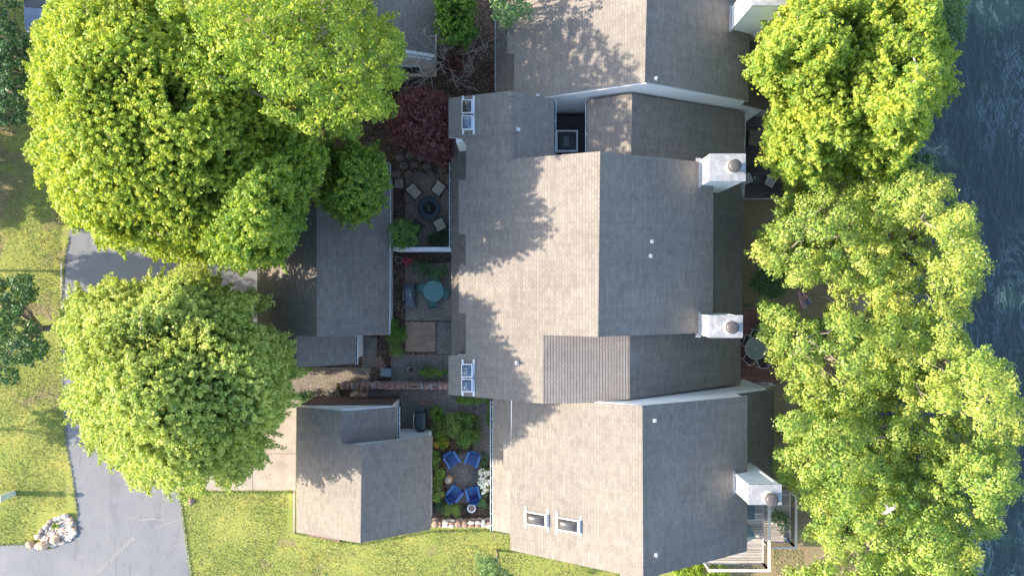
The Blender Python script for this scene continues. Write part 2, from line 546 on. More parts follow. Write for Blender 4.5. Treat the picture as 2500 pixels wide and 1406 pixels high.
M['deck_grey'] = plank_mat("grey_deck_boards", (.38, .35, .33), True, .15)
M['wood_pale'] = plain("weathered_rail", (.48, .43, .41), .8, .15, 6)
M['wood_dark'] = plain("dark_wood", (.07, .05, .04), .8, .3, 6)
M['iron'] = plain("dark_balusters", (.035, .05, .06), .5, .2, 6)
M['cushion'] = plain("beige_cushion", (.44, .40, .32), .9, .08, 6)
M['cushion_grey'] = plain("grey_cushion", (.42, .40, .38), .9, .08, 6)
M['wicker'] = plain("dark_wicker", (.035, .03, .028), .7, .3, 20)
M['taupe'] = plain("taupe_fabric", (.17, .14, .11), .9, .12, 9)
M['blue'] = plain("blue_painted_boards", (.022, .085, .27), .45, .15, 5)
M['blue_pale'] = plain("blue_painted_arms", (.05, .14, .36), .45, .1, 5)
M['navy'] = plain("navy_cushion", (.006, .02, .14), .85, .15, 5)
M['tarp_grey'] = plain("slate_cover", (.07, .10, .12), .55, .15, 4, bmp=.3)
M['black'] = plain("black_enamel", (.015, .018, .02), .35, .2, 5)
M['steel'] = plain("brushed_steel", (.5, .5, .5), .3, .1, 5, .8)
M['bowl'] = plain("blue_black_metal", (.02, .04, .055), .5, .25, 5)
M['green_metal'] = plain("green_patio_metal", (.05, .15, .13), .5, .15, 6)
M['white_metal'] = plain("white_patio_metal", (.75, .75, .76), .35, .05, 6)
M['brown_cushion'] = plain("brown_cushion", (.06, .045, .04), .9, .25, 12)
def glass(name, c, a):
    m, n, l, b = newmat(name)
    v = texco(n, l); f = noise(n, l, v, 6, 3)
    l.new(ramp(n, l, f, [(.3, tuple(q * .85 for q in c)), (.7, c)]), b.inputs['Base Color'])
    b.inputs['Roughness'].default_value = .15
    b.inputs['Alpha'].default_value = a
    return m
M['glass_green'] = glass("green_table_glass", (.12, .30, .27), .6)
M['glass_clear'] = glass("table_glass", (.36, .40, .36), .6)
M['window'] = skyglass("window_glass", (.03, .04, .05))
M['terracotta'] = plain("tan_ceramic", (.42, .28, .18), .6, .2, 5)
M['white_pot'] = plain("white_ceramic", (.78, .80, .82), .35, .04, 5)
M['pot_grey'] = plain("grey_pot", (.20, .19, .17), .8, .2, 5)
M['box_blue'] = plain("blue_grey_plastic", (.12, .17, .21), .5, .1, 5)
M['log'] = plain("firewood", (.34, .30, .27), .9, .3, 9)
M['car_paint'] = plain("blue_grey_paint", (.10, .16, .24), .35, .08, 3)
M['post'] = plain("pale_post", (.50, .56, .50), .7, .15, 4, bmp=.3)
M['feather'] = plain("white_feathers", (.55, .53, .55), .8, .04, 20)
M['feather_grey'] = plain("grey_brown_feathers", (.22, .17, .16), .8, .25, 20)
M['flag_red'] = plain("flag_red", (.33, .06, .08), .8, .08)
M['flag_white'] = plain("flag_white", (.62, .58, .64), .8, .05)
M['flag_blue'] = plain("flag_blue", (.04, .07, .20), .8, .1)
M['towel'] = plain("violet_blue_cloth", (.16, .20, .60), .8, .2, 9)

# ------------------------------------------------------------ foliage
def leaves(name, P, N, size, mat, tint, parent=None, asp=.62, org=None):
    """P centres, N normals, one kite-shaped, slightly folded leaf each"""
    n = len(P)
    N = N / (np.linalg.norm(N, axis=1, keepdims=True) + 1e-9)
    r = rng.normal(size=(n, 3))
    U = r - (r * N).sum(1, keepdims=True) * N
    U /= (np.linalg.norm(U, axis=1, keepdims=True) + 1e-9)
    V = np.cross(N, U)
    s = size.reshape(-1, 1) if hasattr(size, 'reshape') else np.full((n, 1), size)
    fold = s * .16 * rng.uniform(-.3, 1, size=(n, 1))
    a = P - U * s * .5
    b = P + V * s * asp * .5 + N * fold
    c = P + U * s * .5
    d = P - V * s * asp * .5 + N * fold
    if org is not None:
        o_ = np.array(org); a = a - o_; b = b - o_; c = c - o_; d = d - o_
    verts = np.stack([a, b, c, d], 1).reshape(-1, 3).astype(np.float32)
    me = bpy.data.meshes.new(name)
    me.vertices.add(4 * n); me.vertices.foreach_set("co", verts.ravel())
    me.loops.add(4 * n); me.loops.foreach_set("vertex_index", np.arange(4 * n, dtype=np.int32))
    me.polygons.add(n)
    me.polygons.foreach_set("loop_start", np.arange(0, 4 * n, 4, dtype=np.int32))
    me.polygons.foreach_set("loop_total", np.full(n, 4, dtype=np.int32))
    at = me.attributes.new("tint", 'FLOAT', 'FACE')
    at.data.foreach_set("value", np.clip(tint, 0, 1).astype(np.float32))
    me.materials.append(mat)
    me.update(calc_edges=True)
    o = bpy.data.objects.new(name, me)
    COL.objects.link(o)
    if parent is not None: o.parent = parent
    return o

def poly_r(cx, cy, ang, poly):
    """distance from (cx,cy) to the polygon outline in direction ang"""
    dx, dy = math.cos(ang), math.sin(ang)
    best = 1e9; n = len(poly)
    for i in range(n):
        x1, y1 = poly[i]; x2, y2 = poly[(i + 1) % n]
        ex, ey = x2 - x1, y2 - y1
        den = dx * ey - dy * ex
        if abs(den) < 1e-9: continue
        t = ((x1 - cx) * ey - (y1 - cy) * ex) / den
        u = ((x1 - cx) * dy - (y1 - cy) * dx) / den
        if t > 0 and 0 <= u <= 1: best = min(best, t)
    return best if best < 1e8 else 1.0

def clump_leaves(C, rad, per, elong=None, edir=None, flat=.75, up=.35, shell=.55, lsize=.14, jit=.35, fuzz=.26):
    """C (k,3) clump centres, rad (k,), per leaves for a clump of radius 1 (scaled by r^2)"""
    cnt = np.maximum(6, (per * rad ** 2).astype(int))
    idx = np.repeat(np.arange(len(C)), cnt)
    n = len(idx)
    D = rng.normal(size=(n, 3)); D /= np.linalg.norm(D, axis=1, keepdims=True)
    D[:, 2] = np.where(D[:, 2] < -.35, -D[:, 2], D[:, 2])
    rr = (shell + (1 - shell) * rng.random(n)) * (1 + fuzz * rng.normal(size=n))
    O = D * rr[:, None] * rad[idx][:, None]
    O[:, 2] *= flat
    if edir is not None:
        e = edir[idx]
        dp = (O * e).sum(1, keepdims=True)
        O = O + e * dp * (elong - 1)
    P = C[idx] + O
    N = D * 1.0 + np.array([0, 0, up]) + jit * rng.normal(size=(n, 3))
    sz = lsize * rng.uniform(.7, 1.3, n)
    return P, N, sz, idx

def snoise(seed):
    q = random.Random(seed)
    w_ = [(Vector((q.gauss(0, 1), q.gauss(0, 1), q.gauss(0, 1))).normalized() * q.uniform(.7, 1.9), q.uniform(0, 6.28)) for _ in range(7)]
    return lambda p: sum(math.sin(k.dot(p) + f) for k, f in w_) / 3.0

def inside(x, y, poly):
    c = False; n = len(poly); j = n - 1
    for i in range(n):
        if (poly[i][1] > y) != (poly[j][1] > y) and x < (poly[j][0] - poly[i][0]) * (y - poly[i][1]) / (poly[j][1] - poly[i][1]) + poly[i][0]: c = not c
        j = i
    return c

def tree(name, outline, zrim, ztop, mat, label, cat='tree', group=None, zlow=None, style='spray', dens=1.0, cr=.26, slen=1.5, per=150,
         lsize=.15, trunk=.22, bark='bark', dome=.5, limbs=26, seed=1, tintmid=.5, base=0.0, limb_show=0.0, jit=.5, hole=-.55, bumpy=.6,
         ragged=.05, spikes=0, layers=2, cull=1.0):
    """a crown that fills the outline at its own height: foliage hangs on twigs that grow out of the trunk's limbs"""
    rr = random.Random(seed)
    if zlow is None: zlow = zrim - 1.5
    n3 = snoise(seed * 7 + 1); n3b = snoise(seed * 7 + 2)
    cx = sum(p[0] for p in outline) / len(outline); cy = sum(p[1] for p in outline) / len(outline)
    wc = W(cx, cy, zrim)
    k = FPX / (CH - ztop)
    pk = (1250 + wc.x * k, 703 - wc.y * k)
    for _ in range(12):
        rmin = min(poly_r(pk[0], pk[1], a * .524, outline) for a in range(12))
        if inside(pk[0], pk[1], outline) and rmin > 15 and rmin < 1e7: break
        pk = (pk[0] * .85 + cx * .15, pk[1] * .85 + cy * .15)
    pk = (pk[0] * .6 + cx * .4, pk[1] * .6 + cy * .4)
    kpx = FPX / (CH - zrim)
    ar = 0
    for i in range(len(outline)):
        x1, y1 = outline[i]; x2, y2 = outline[(i + 1) % len(outline)]; ar += x1 * y2 - x2 * y1
    area = abs(ar) / 2 / kpx ** 2
    tb = Vector((wc.x, wc.y, base))
    trc = Vector((wc.x, wc.y, zlow * .8))
    bx = (min(p[0] for p in outline), max(p[0] for p in outline)); by = (min(p[1] for p in outline), max(p[1] for p in outline))
    pts = []       # surface points
    sp = cr * (1.15 if style == 'spray' else 1.5) / math.sqrt(dens)
    grid = {}
    def free(p, r):
        g = (int(p.x // 1), int(p.y // 1), int(p.z // 1))
        for dx in (-1, 0, 1):
            for dy in (-1, 0, 1):
                for dz in (-1, 0, 1):
                    for q, r2 in grid.get((g[0] + dx, g[1] + dy, g[2] + dz), ()):
                        if (p - q).length < (r + r2) * .5: return False
        grid.setdefault(g, []).append((p, r)); return True
    for layer in range(layers):
        tries = int(area / (sp * sp) * 7)
        for _ in range(tries):
            x, y = rr.uniform(*bx), rr.uniform(*by)
            an = math.atan2(y - pk[1], x - pk[0])
            ro = poly_r(pk[0], pk[1], an, outline)
            rag = 1 + ragged * (math.sin(an * 9 + seed) + math.sin(an * 17 + 2 * seed) * .8 + math.sin(an * 31) * .5)
            m = cr * kpx * (.7 if style == 'spray' else .9)
            rlim = ro * min(1.06, rag) - m
            d0 = math.hypot(x - pk[0], y - pk[1])
            if d0 > rlim: continue
            rf = d0 / max(ro, 1)
            z = zrim + (ztop - zrim) * (max(0, 1 - rf ** 2) ** dome)
            if layer: z = zlow + (z - zlow) * rr.uniform(.25, .8)
            p = W(x, y, z)
            h = n3(p)
            z += bumpy * h + rr.uniform(-.3, .3) * bumpy
            p = W(x, y, z)
            if layer == 0 and n3b(p * (2.3 if area > 30 else 1.0)) < hole: continue
            r = cr * rr.uniform(.65, 1.35)
            if not free(p, sp * 1.25 * rr.uniform(.8, 1.2)): continue
            pts.append((p, r, layer))
    C = []; R_ = []; T_ = []; tw = []
    for (p, r, layer) in pts:
        tt = rr.gauss(0, .12)
        if style == 'spray':
            d = (p - trc); d.z *= .75; d.normalize()
            d = (d + Vector((rr.gauss(0, .28), rr.gauss(0, .28), rr.gauss(.05, .2)))).normalized()
            L = slen * rr.uniform(.6, 1.2)
            n = max(3, int(L / (cr * .75)))
            for i in range(n):
                f = i / (n - 1)
                C.append(p - d * L * f * .95 + Vector((rr.gauss(0, .05), rr.gauss(0, .05), -.12 * f * f * L)))
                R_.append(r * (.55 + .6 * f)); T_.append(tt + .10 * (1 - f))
            tw.append((p, p - d * L))
        else:
            C.append(p); R_.append(r); T_.append(tt)
            for _ in range(rr.choice((1, 2, 3))):
                d = Vector((rr.gauss(0, 1), rr.gauss(0, 1), rr.gauss(.1, .7))).normalized()
                C.append(p + d * r * .95); R_.append(r * rr.uniform(.35, .6)); T_.append(tt + rr.gauss(0, .06))
            tw.append((p, p + (trc - p).normalized() * 1.0))
    for _ in range(spikes):
        a = rr.uniform(0, 2 * math.pi)
        ro = poly_r(pk[0], pk[1], a, outline)
        z = zrim + rr.uniform(-.5, .8); L = rr.uniform(-30, 18)
        for k_ in range(4):
            f = ro + L - k_ * 10
            C.append(W(pk[0] + math.cos(a) * f, pk[1] + math.sin(a) * f, z - .05 * k_)); R_.append(.13 + .045 * k_); T_.append(.1)
    Cn = np.array([tuple(p) for p in C]); rn = np.array(R_)
    P, N, sz, idx = clump_leaves(Cn, rn, per * (1 / cr) , lsize=lsize, jit=jit, shell=.35 if style == 'spray' else .6, fuzz=.26 if style == 'spray' else .16)
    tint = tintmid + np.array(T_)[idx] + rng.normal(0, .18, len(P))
    root = empty(name, tb, 0, label, cat, group)
    leaves('crown', P, N, sz, mat, tint, root, org=tuple(tb))
    mb = MB()
    mb.tube([tb, tb.lerp(trc, .5) + Vector((rr.uniform(-.1, .1), rr.uniform(-.1, .1), 0)), trc], [trunk * 1.25, trunk, trunk * .85], 9)
    mains = []
    order = list(range(len(tw))); rr.shuffle(order)
    for i in order[:limbs]:
        tgt = tw[i][1]
        if mains and rr.random() < .6:
            src, rs = min(mains, key=lambda m_: (m_[0] - tgt).length + rr.random())
        else: src, rs = trc, trunk * .6
        m1 = src.lerp(tgt, .5) + Vector((rr.uniform(-.3, .3), rr.uniform(-.3, .3), rr.uniform(-.1, .4)))
        end = tw[i][0] + Vector((0, 0, .15 if rr.random() < limb_show else -.1))
        mb.tube([src, src.lerp(m1, .55), m1, m1.lerp(tgt, .6), tgt, end], [rs, rs * .85, rs * .65, rs * .45, max(.02, rs * .3), .01], 6)
        mains.append((m1, rs * .6)); mains.append((m1.lerp(tgt, .6), rs * .45))
    world_part(mb, 'trunk', M[bark], root)
    return root

def bush(name, px, py, rpx, h, mat, label, cat='shrub', group=None, per=900, lsize=.09, rpy=None, clumps=None, jit=.35, z0=0.0, tintmid=.5, flowers=None, lump=.33, parent=None):
    """rounded shrub on the ground"""
    rpy = rpy or rpx
    c = W(px, py, z0 + h * .6)
    k = (CH - z0 - h * .6) / FPX
    rx, ry = rpx * k, rpy * k
    n = clumps or max(9, int(10 * (rx * ry) / (min(lump, min(rx, ry) * .6) ** 2) * .30))
    C = []
    for _ in range(n):
        a = rng.uniform(0, 2 * math.pi); f = math.sqrt(rng.random()) * .86
        z = z0 + h * (.35 + .6 * math.sqrt(max(0, 1 - f * f)) * rng.uniform(.8, 1.0))
        C.append((c.x + rx * f * math.cos(a), c.y + ry * f * math.sin(a), z))
    # lower skirt
    for _ in range(n // 2):
        a = rng.uniform(0, 2 * math.pi)
        C.append((c.x + rx * .8 * math.cos(a), c.y + ry * .8 * math.sin(a), z0 + h * rng.uniform(.15, .4)))
    C = np.array(C)
    cr = min(lump, min(rx, ry) * .6) * rng.uniform(.7, 1.2, len(C))
    P, N, sz, idx = clump_leaves(C, cr, per, lsize=lsize, jit=jit, flat=.9)
    P[:, 2] = np.maximum(P[:, 2], z0 + .01)
    ct = rng.normal(0, .1, len(C))
    root = empty(name, (c.x, c.y, z0), 0, label, cat, group)
    leaves('foliage', P, N, sz, mat, tintmid + ct[idx] + rng.normal(0, .18, len(P)), root, org=(c.x, c.y, z0))
    mb = MB()
    for i in range(5):
        q = C[i % len(C)]
        mb.tube([(c.x, c.y, z0 - .02), ((c.x + q[0]) / 2, (c.y + q[1]) / 2, z0 + h * .35), tuple(q)], [.03, .02, .008], 5)
    world_part(mb, 'stem', M['bark'], root)
    if flowers:
        fm, cnt, fs, fname = flowers
        top = P[P[:, 2] > z0 + h * .6]
        sel = top[rng.choice(len(top), min(cnt, len(top)), replace=False)]
        FP = []; 
        for q in sel:
            for _ in range(7):
                FP.append(q + rng.normal(0, fs * .6, 3) + np.array([0, 0, .06]))
        FP = np.array(FP)
        leaves(fname, FP, rng.normal(0, .5, FP.shape) + np.array([0, 0, 1]), np.full(len(FP), fs * 1.5), fm, np.zeros(len(FP)), root, asp=.9, org=(c.x, c.y, z0))
    return root

def spiky(name, px, py, rpx, h, mat, label, cat='plant', nblade=60, z0=0.0, width=.03, tintmid=.6, group=None):
    """rosette of arching blades"""
    c = W(px, py, z0 + h * .5)
    r = rpx * (CH - z0 - h * .5) / FPX
    V = []; F = []; T = []
    for i in range(nblade):
        a = rng.uniform(0, 2 * math.pi); q = rng.uniform(.5, 1); t0 = rng.uniform(.2, 1)
        L = r * q; d = np.array([math.cos(a), math.sin(a)]); s = np.array([-d[1], d[0]])
        hh = h * rng.uniform(.5, 1.0)
        pr = [(0.0, 0.05), (.35, hh * .75), (.7, hh), (1.0, hh * .7)]
        b0 = len(V)
        for j, (f, zz) in enumerate(pr):
            w_ = width * (1 - .85 * (j / 3) ** 2)
            for sg in (-1, 1):
                V.append((d[0] * L * f + s[0] * w_ * sg, d[1] * L * f + s[1] * w_ * sg, zz))
        for j in range(3):
            F.append((b0 + 2 * j, b0 + 2 * j + 1, b0 + 2 * j + 3, b0 + 2 * j + 2)); T.append(tintmid + rng.normal(0, .2))
    me = bpy.data.meshes.new(name); me.from_pydata(V, [], F)
    at = me.attributes.new("tint", 'FLOAT', 'FACE'); at.data.foreach_set("value", np.clip(np.array(T), 0, 1).astype(np.float32))
    me.materials.append(mat)
    o = bpy.data.objects.new(name, me); COL.objects.link(o); o.location = (c.x, c.y, z0)
    return tag(o, label, cat, group)

# ------------------------------------------------------------ ground, water, road
def sheet(name, pxpoly, z, mat, kind='structure', zpx=0.0, thick=0.0):
    pts = [W(x, y, zpx) for x, y in pxpoly]
    mb = MB()
    if thick > 0:
        mb.prism([(p.x, p.y) for p in reversed(pts)], z - thick, z)
    else:
        mb.add([(p.x, p.y, z) for p in pts], [tuple(range(len(pts) - 1, -1, -1))])
    o = mb.build(name, mat)
    # make sure faces look up
    if thick <= 0 and o.data.polygons[0].normal.z < 0: o.data.flip_normals()
    if kind: o['kind'] = kind
    return o

def build_ground():
    xs = [-300, -120, -60, -40, -20, 0, 12, 16, 18] + [18 + i * .5 for i in range(1, 15)] + [30, 60, 300]
    ys = [-300, -120, -60] + [-40 + i * 2 for i in range(41)] + [60, 120, 300]
    def zz(x, y):
        e = 20.0 + .6 * math.sin(y * .35) + .4 * math.sin(y * .9 + 1)
        if x < e: return 0.0
        t = min(1, (x - e) / 3.5)
        return -3.2 * (t * t * (3 - 2 * t))
    V = [(x, y, zz(x, y)) for y in ys for x in xs]; F = []
    nx = len(xs)
    for j in range(len(ys) - 1):
        for i in range(nx - 1):
            F.append((j * nx + i, j * nx + i + 1, (j + 1) * nx + i + 1, (j + 1) * nx + i))
    mb = MB(); mb.add(V, F, smooth=True)
    mb.build("ground", M['lawn'])['kind'] = 'structure'
    wm = MB(); wm.add([(19, -300, -1.6), (400, -300, -1.6), (400, 300, -1.6), (19, 300, -1.6)], [(0, 1, 2, 3)])
    wm.build("water", M['water'])['kind'] = 'structure'
build_ground()

road = [(172, 545), (385, 545), (420, 700), (440, 900), (440, 1215), (470, 1450), (-80, 1450), (-80, 1330), (60, 1328),
        (125, 1340), (186, 1300), (190, 1262), (176, 1160), (160, 1080), (153, 960), (150, 860), (150, 720), (160, 620), (168, 580)]
# the drive runs on north beneath the trees
road[0:2] = [(175, 520), (190, 300), (430, 300), (400, 545)]
sheet("driveway", road, .008, M['asphalt'])
sheet("parking_apron", [(400, 300), (625, 300), (640, 890), (720, 890), (722, 1000), (640, 985), (430, 980), (420, 700)], .004, M['asphalt'])
sheet("concrete_drive", [(430, 980), (724, 985), (722, 1196), (438, 1197)], .014, M['concrete'])
def strips(name, lines, wd, z, mat, label=None):
    mb = MB()
    for ln in lines:
        pts = [W(x, y, 0) for x, y in ln]
        for a, b in zip(pts[:-1], pts[1:]):
            d = (b - a).normalized(); s = Vector((-d.y, d.x, 0)) * wd * .5 * random.uniform(.5, 1.2)
            mb.add([(a.x + s.x, a.y + s.y, z), (a.x - s.x, a.y - s.y, z), (b.x - s.x, b.y - s.y, z), (b.x + s.x, b.y + s.y, z)], [(0, 1, 2, 3)])
    o = mb.build(name, mat)
    for p in o.data.polygons:
        if p.normal.z < 0: p.flip()
    o['kind'] = 'structure'
    return o
def wob(a, b, n, amp):
    out = []
    for i in range(n + 1):
        t = i / n
        out.append((a[0] + (b[0] - a[0]) * t + random.uniform(-amp, amp), a[1] + (b[1] - a[1]) * t + random.uniform(-amp, amp)))
    return out
strips("driveway_cracks", [wob((180, 1325), (235, 1406), 9, 2.0), wob((305, 1265), (440, 1272), 12, 4), wob((385, 1280), (410, 1240), 5, 3),
                           wob((390, 1370), (430, 1325), 7, 4), wob((196, 615), (228, 626), 4, 1), wob((380, 1290), (440, 1262), 5, 4), wob((170, 1135), (188, 1140), 3, 1)], .035, .014, M['seal'])
tm = MB()
for i in range(34):
    t = i / 33
    if random.random() < .12: continue
    c = W(236 + 92 * t, 1400 - 88 * t, 0); a = R(-46) + math.pi
    tm.box((c.x + random.uniform(-.02, .02), c.y, .0155), (.05, .30 * random.uniform(.5, 1), .003), math.atan2(88, 92))
tm.build("tyre_mark", M['tyre'])['kind'] = 'structure'
strips("concrete_joints", [[(438, 1107), (722, 1107)], [(617, 985), (617, 1196)]], .02, .020, M['mulch'])
strips("driveway_edge", [[(150, 640), (150, 860), (153, 960), (160, 1080), (176, 1160), (188, 1262)], [(440, 1215), (470, 1420)]], .09, .0125, M['kerb'])
strips("garage_path", [[(718, 1196), (718, 1302)]], .17, .022, M['concrete'])

# courtyards
sheet("courtyard_soil", [(640, 340), (1110, 340), (1110, 975), (1215, 975), (1215, 1285), (730, 1285), (730, 1000), (560, 985), (560, 890), (700, 890)], .006, M['mulch'])
sheet("north_yard_soil", [(1040, -60), (1240, -60), (1240, 350), (880, 350), (880, 150), (1040, 150)], .010, M['mulch'])
sheet("fire_pit_patio", [(990, 425), (1110, 425), (1110, 600), (990, 600)], .012, M['aggregate'])
sheet("dining_patio", [(990, 650), (1110, 640), (1110, 782), (990, 782)], .012, M['aggregate'])
sheet("patio_square", [(990, 786), (1063, 786), (1063, 858), (990, 858)], .012, M['aggregate_brown'])
sheet("patio_strip", [(1066, 786), (1110, 786), (1110, 864), (1066, 864)], .012, M['aggregate_dark'])
sheet("courtyard_path", [(955, 866), (1110, 866), (1110, 934), (955, 934)], .012, M['aggregate_dark'])
sheet("west_path", [(700, 897), (905, 897), (905, 934), (822, 934), (822, 950), (850, 990), (700, 985)], .012, M['aggregate'])
sheet("garage_side_path", [(884, 822), (920, 822), (920, 896), (884, 896)], .012, M['aggregate_dark'])
sheet("gate_path", [(853, 952), (1215, 952), (1215, 1018), (1100, 1018), (1040, 1018), (1040, 1080), (980, 1080), (980, 985), (853, 985)], .012, M['aggregate_dark'])
sheet("garden_path", [(1168, 1012), (1210, 1012), (1210, 1118), (1150, 1118), (1158, 1080)], .016, M['aggregate'])
cp = [(1133 + 46 * math.cos(t * math.pi / 12), 1166 + 62 * math.sin(t * math.pi / 12)) for t in range(24)]
sheet("chair_patio", cp, .018, M['aggregate_dark'])
strips("path_joints", [[(1118, 985), (1110, 1015)], [(1166, 985), (1166, 1012)], [(1160, 1095), (1200, 1096)]], .03, .021, M['seal'])
fl = MB()
for (x, y) in [(975, 385), (1000, 380), (1028, 384), (1052, 388), (985, 405), (1012, 404), (1040, 408), (968, 425), (998, 427), (1026, 426), (1050, 425), (1078, 415), (1075, 392), (975, 440)]:
    c = W(x, y, 0); n = random.choice((5, 6)); ph = random.random() * 6
    pts = [(c.x + .3 * random.uniform(.75, 1.1) * math.cos(ph + i * 2 * math.pi / n), c.y + .25 * random.uniform(.75, 1.1) * math.sin(ph + i * 2 * math.pi / n)) for i in range(n)]
    fl.prism(pts, .0, .03)
fl.build("flagstones", M['flag'])['kind'] = 'structure'

# grass blades in view
def grass():
    zones = [((-10, 560), (160, 1330)), ((440, 1200), (1250, 1420)), ((1250, 1330), (1560, 1430)), ((1885, 1340), (1960, 1420)), ((-10, 0), (160, 560))]
    from_px = []
    for (a, b) in zones:
        area = (b[0] - a[0]) * (b[1] - a[1]) / 1782.0
        n = int(area * 330)
        x = rng.uniform(a[0], b[0], n); y = rng.uniform(a[1], b[1], n)
        # clear of rock bed, road, garage, house
        keep = ~((x > 86) & (x < 195) & (y > 1250))
        keep &= ~((y > 1270) & (x < 90) & (y > 1325))
        edge = 150 + np.clip((y - 960) / 300 * 36, 0, 40)
        keep &= ~((x > edge - 2) & (x < 440 + np.clip((y - 1215) / 190 * 30, 0, 40)))
        keep &= ~((x > 708) & (x < 884) & (y < 1312)) & ~((x > 700) & (x < 1210) & (y < 1296))
        from_px.append(np.stack([x[keep], y[keep]], 1))
    q = np.concatenate(from_px)
    dens = np.sin(q[:, 0] * .021 + 1.3 * np.sin(q[:, 1] * .013)) * np.sin(q[:, 1] * .027 + 2 * np.sin(q[:, 0] * .009))
    q = q[rng.random(len(q)) < np.clip(.75 + .5 * dens, .12, 1)]
    k = CH / FPX
    P = np.stack([(q[:, 0] - 1250) * k, -(q[:, 1] - 703) * k, np.full(len(q), .03)], 1)
    N = rng.normal(0, .6, P.shape); N[:, 2] = np.abs(N[:, 2]) * .6 + .35
    sz = rng.uniform(.05, .12, len(P))
    ti = .45 + .25 * rng.normal(size=len(P)) + .18 * np.sin(P[:, 0] * .8) * np.sin(P[:, 1] * .6)
    o = leaves("grass", P, N, sz, M['leaf_grass'], ti, asp=.35)
    o['kind'] = 'stuff'; o['label'] = "short sunlit lawn grass around the driveway and garages"
grass()

def litter():
    P = []
    for (a, b, n) in (((955, 350), (1100, 600), 260), ((955, 618), (1100, 935), 260), ((700, 895), (1100, 985), 260), ((1050, 975), (1200, 1285), 200), ((720, 1200), (160, 1400), 0),
                      ((1810, 285), (1910, 930), 420), ((1885, 1330), (1960, 1406), 60), ((440, 1000), (720, 1196), 70), ((160, 560), (440, 1400), 90)):
        for _ in range(n):
            c = W(random.uniform(a[0], b[0]), random.uniform(a[1], b[1]), 0); P.append((c.x, c.y, .028))
    P = np.array(P)
    N = rng.normal(0, .25, P.shape); N[:, 2] = 1
    m = plain("dry_leaves", (.30, .21, .12), .9, .4, 1.5, kind='World')
    o = leaves("leaf_litter", P, N, rng.uniform(.04, .10, len(P)), m, np.zeros(len(P)))
    o['kind'] = 'stuff'; o['label'] = "dry fallen leaves scattered over patios, beds and paths"
litter()
def edge_grass():
    P = []
    L = [[(168, 580), (160, 620), (150, 720), (150, 860), (153, 960), (160, 1080), (176, 1160), (190, 1262)], [(438, 1197), (440, 1215), (470, 1420)], [(438, 1200), (716, 1200)], [(716, 1300), (880, 1328), (1052, 1296), (1200, 1294), (1247, 1300)], [(-20, 1329), (60, 1327), (90, 1333)]]
    for ln in L:
        for (a, b) in zip(ln[:-1], ln[1:]):
            A, B = W(*a, 0), W(*b, 0); n = int((B - A).length * 130)
            for _ in range(n):
                p = A.lerp(B, random.random()); P.append((p.x + random.gauss(0, .045), p.y + random.gauss(0, .045), random.uniform(.02, .06)))
    P = np.array(P)
    N = rng.normal(0, .6, P.shape); N[:, 2] = np.abs(N[:, 2]) + .2
    o = leaves("edge_grass", P, N, rng.uniform(.05, .12, len(P)), M['leaf_grass'], .4 + .25 * rng.normal(size=len(P)), asp=.35)
    o['kind'] = 'stuff'; o['label'] = "ragged grass creeping over the driveway and wall edges"
edge_grass()

# ------------------------------------------------------------ roofs and walls
def roof(root, polys, mats, name='roof', th=.16):
    """polys: list of (plane, [(px,py)...]) ; closed slabs, one mesh"""
    mb = MB()
    for pl, pts in polys:
        P = [hit(pl, x, y) for x, y in pts]
        ar = sum(P[i].x * P[(i + 1) % len(P)].y - P[(i + 1) % len(P)].x * P[i].y for i in range(len(P)))
        if ar < 0: P = P[::-1]
        n = len(P)
        vs = P + [p - Vector((0, 0, th)) for p in P]
        mb.add(vs, [tuple(range(n))], 0)
        b = len(mb.v) - 2 * n
        mb.f.append([b + n + i for i in range(n - 1, -1, -1)]); mb.m.append(1); mb.sm.append(False)
        for i in range(n):
            j = (i + 1) % n
            mb.f.append([b + n + i, b + n + j, b + j, b + i]); mb.m.append(1); mb.sm.append(False)
    return world_part(mb, name, mats, root)

def walls(root, specs, name='wall', mat=None):
    """specs: (plane, x0, x1, y0, y1) world: boxes with a sloping top just under the roof"""
    mb = MB()
    for sp in specs:
        pl, x0, x1, y0, y1 = sp[:5]
        zb = sp[5] if len(sp) > 5 else -.02
        c = [(x0, y0), (x1, y0), (x1, y1), (x0, y1)]
        vs = [(x, y, zb) for x, y in c] + [(x, y, zat(pl, x, y) - .17) for x, y in c]
        mb.add(vs, [(3, 2, 1, 0), (4, 5, 6, 7), (0, 1, 5, 4), (1, 2, 6, 5), (2, 3, 7, 6), (3, 0, 4, 7)])
    return world_part(mb, name, mat or M['siding'], root)

def gutter(root, a, b, wd=.11, hang=True):
    A, B = W(*a), W(*b)
    d = (B - A); L = d.length; d.normalize()
    s = Vector((-d.y, d.x, 0)).normalized()
    mb = MB()
    def bar(off, z, w_, h_, mi=0):
        c0 = A + s * off; c1 = B + s * off
        vs = []
        for c in (c0, c1):
            for (o, zz) in ((-w_ / 2, 0), (w_ / 2, 0), (w_ / 2, h_), (-w_ / 2, h_)):
                vs.append(c + s * o + Vector((0, 0, z + zz)))
        mb.add(vs, [(0, 1, 2, 3), (7, 6, 5, 4), (0, 4, 5, 1), (1, 5, 6, 2), (2, 6, 7, 3), (3, 7, 4, 0)], mi)
    bar(-wd / 2, -.10, .022, .10); bar(wd / 2, -.10, .022, .10); bar(0, -.10, wd, .012, 1)
    for i in range(max(2, int(L / .6))):
        t = (i + .5) / max(2, int(L / .6))
        c = A.lerp(B, t)
        mb.box((c.x, c.y, c.z + .006), (.02, wd, .012), math.atan2(d.y, d.x))
    return world_part(mb, 'gutter', [M['gutter'], M['gutter_in']], root)

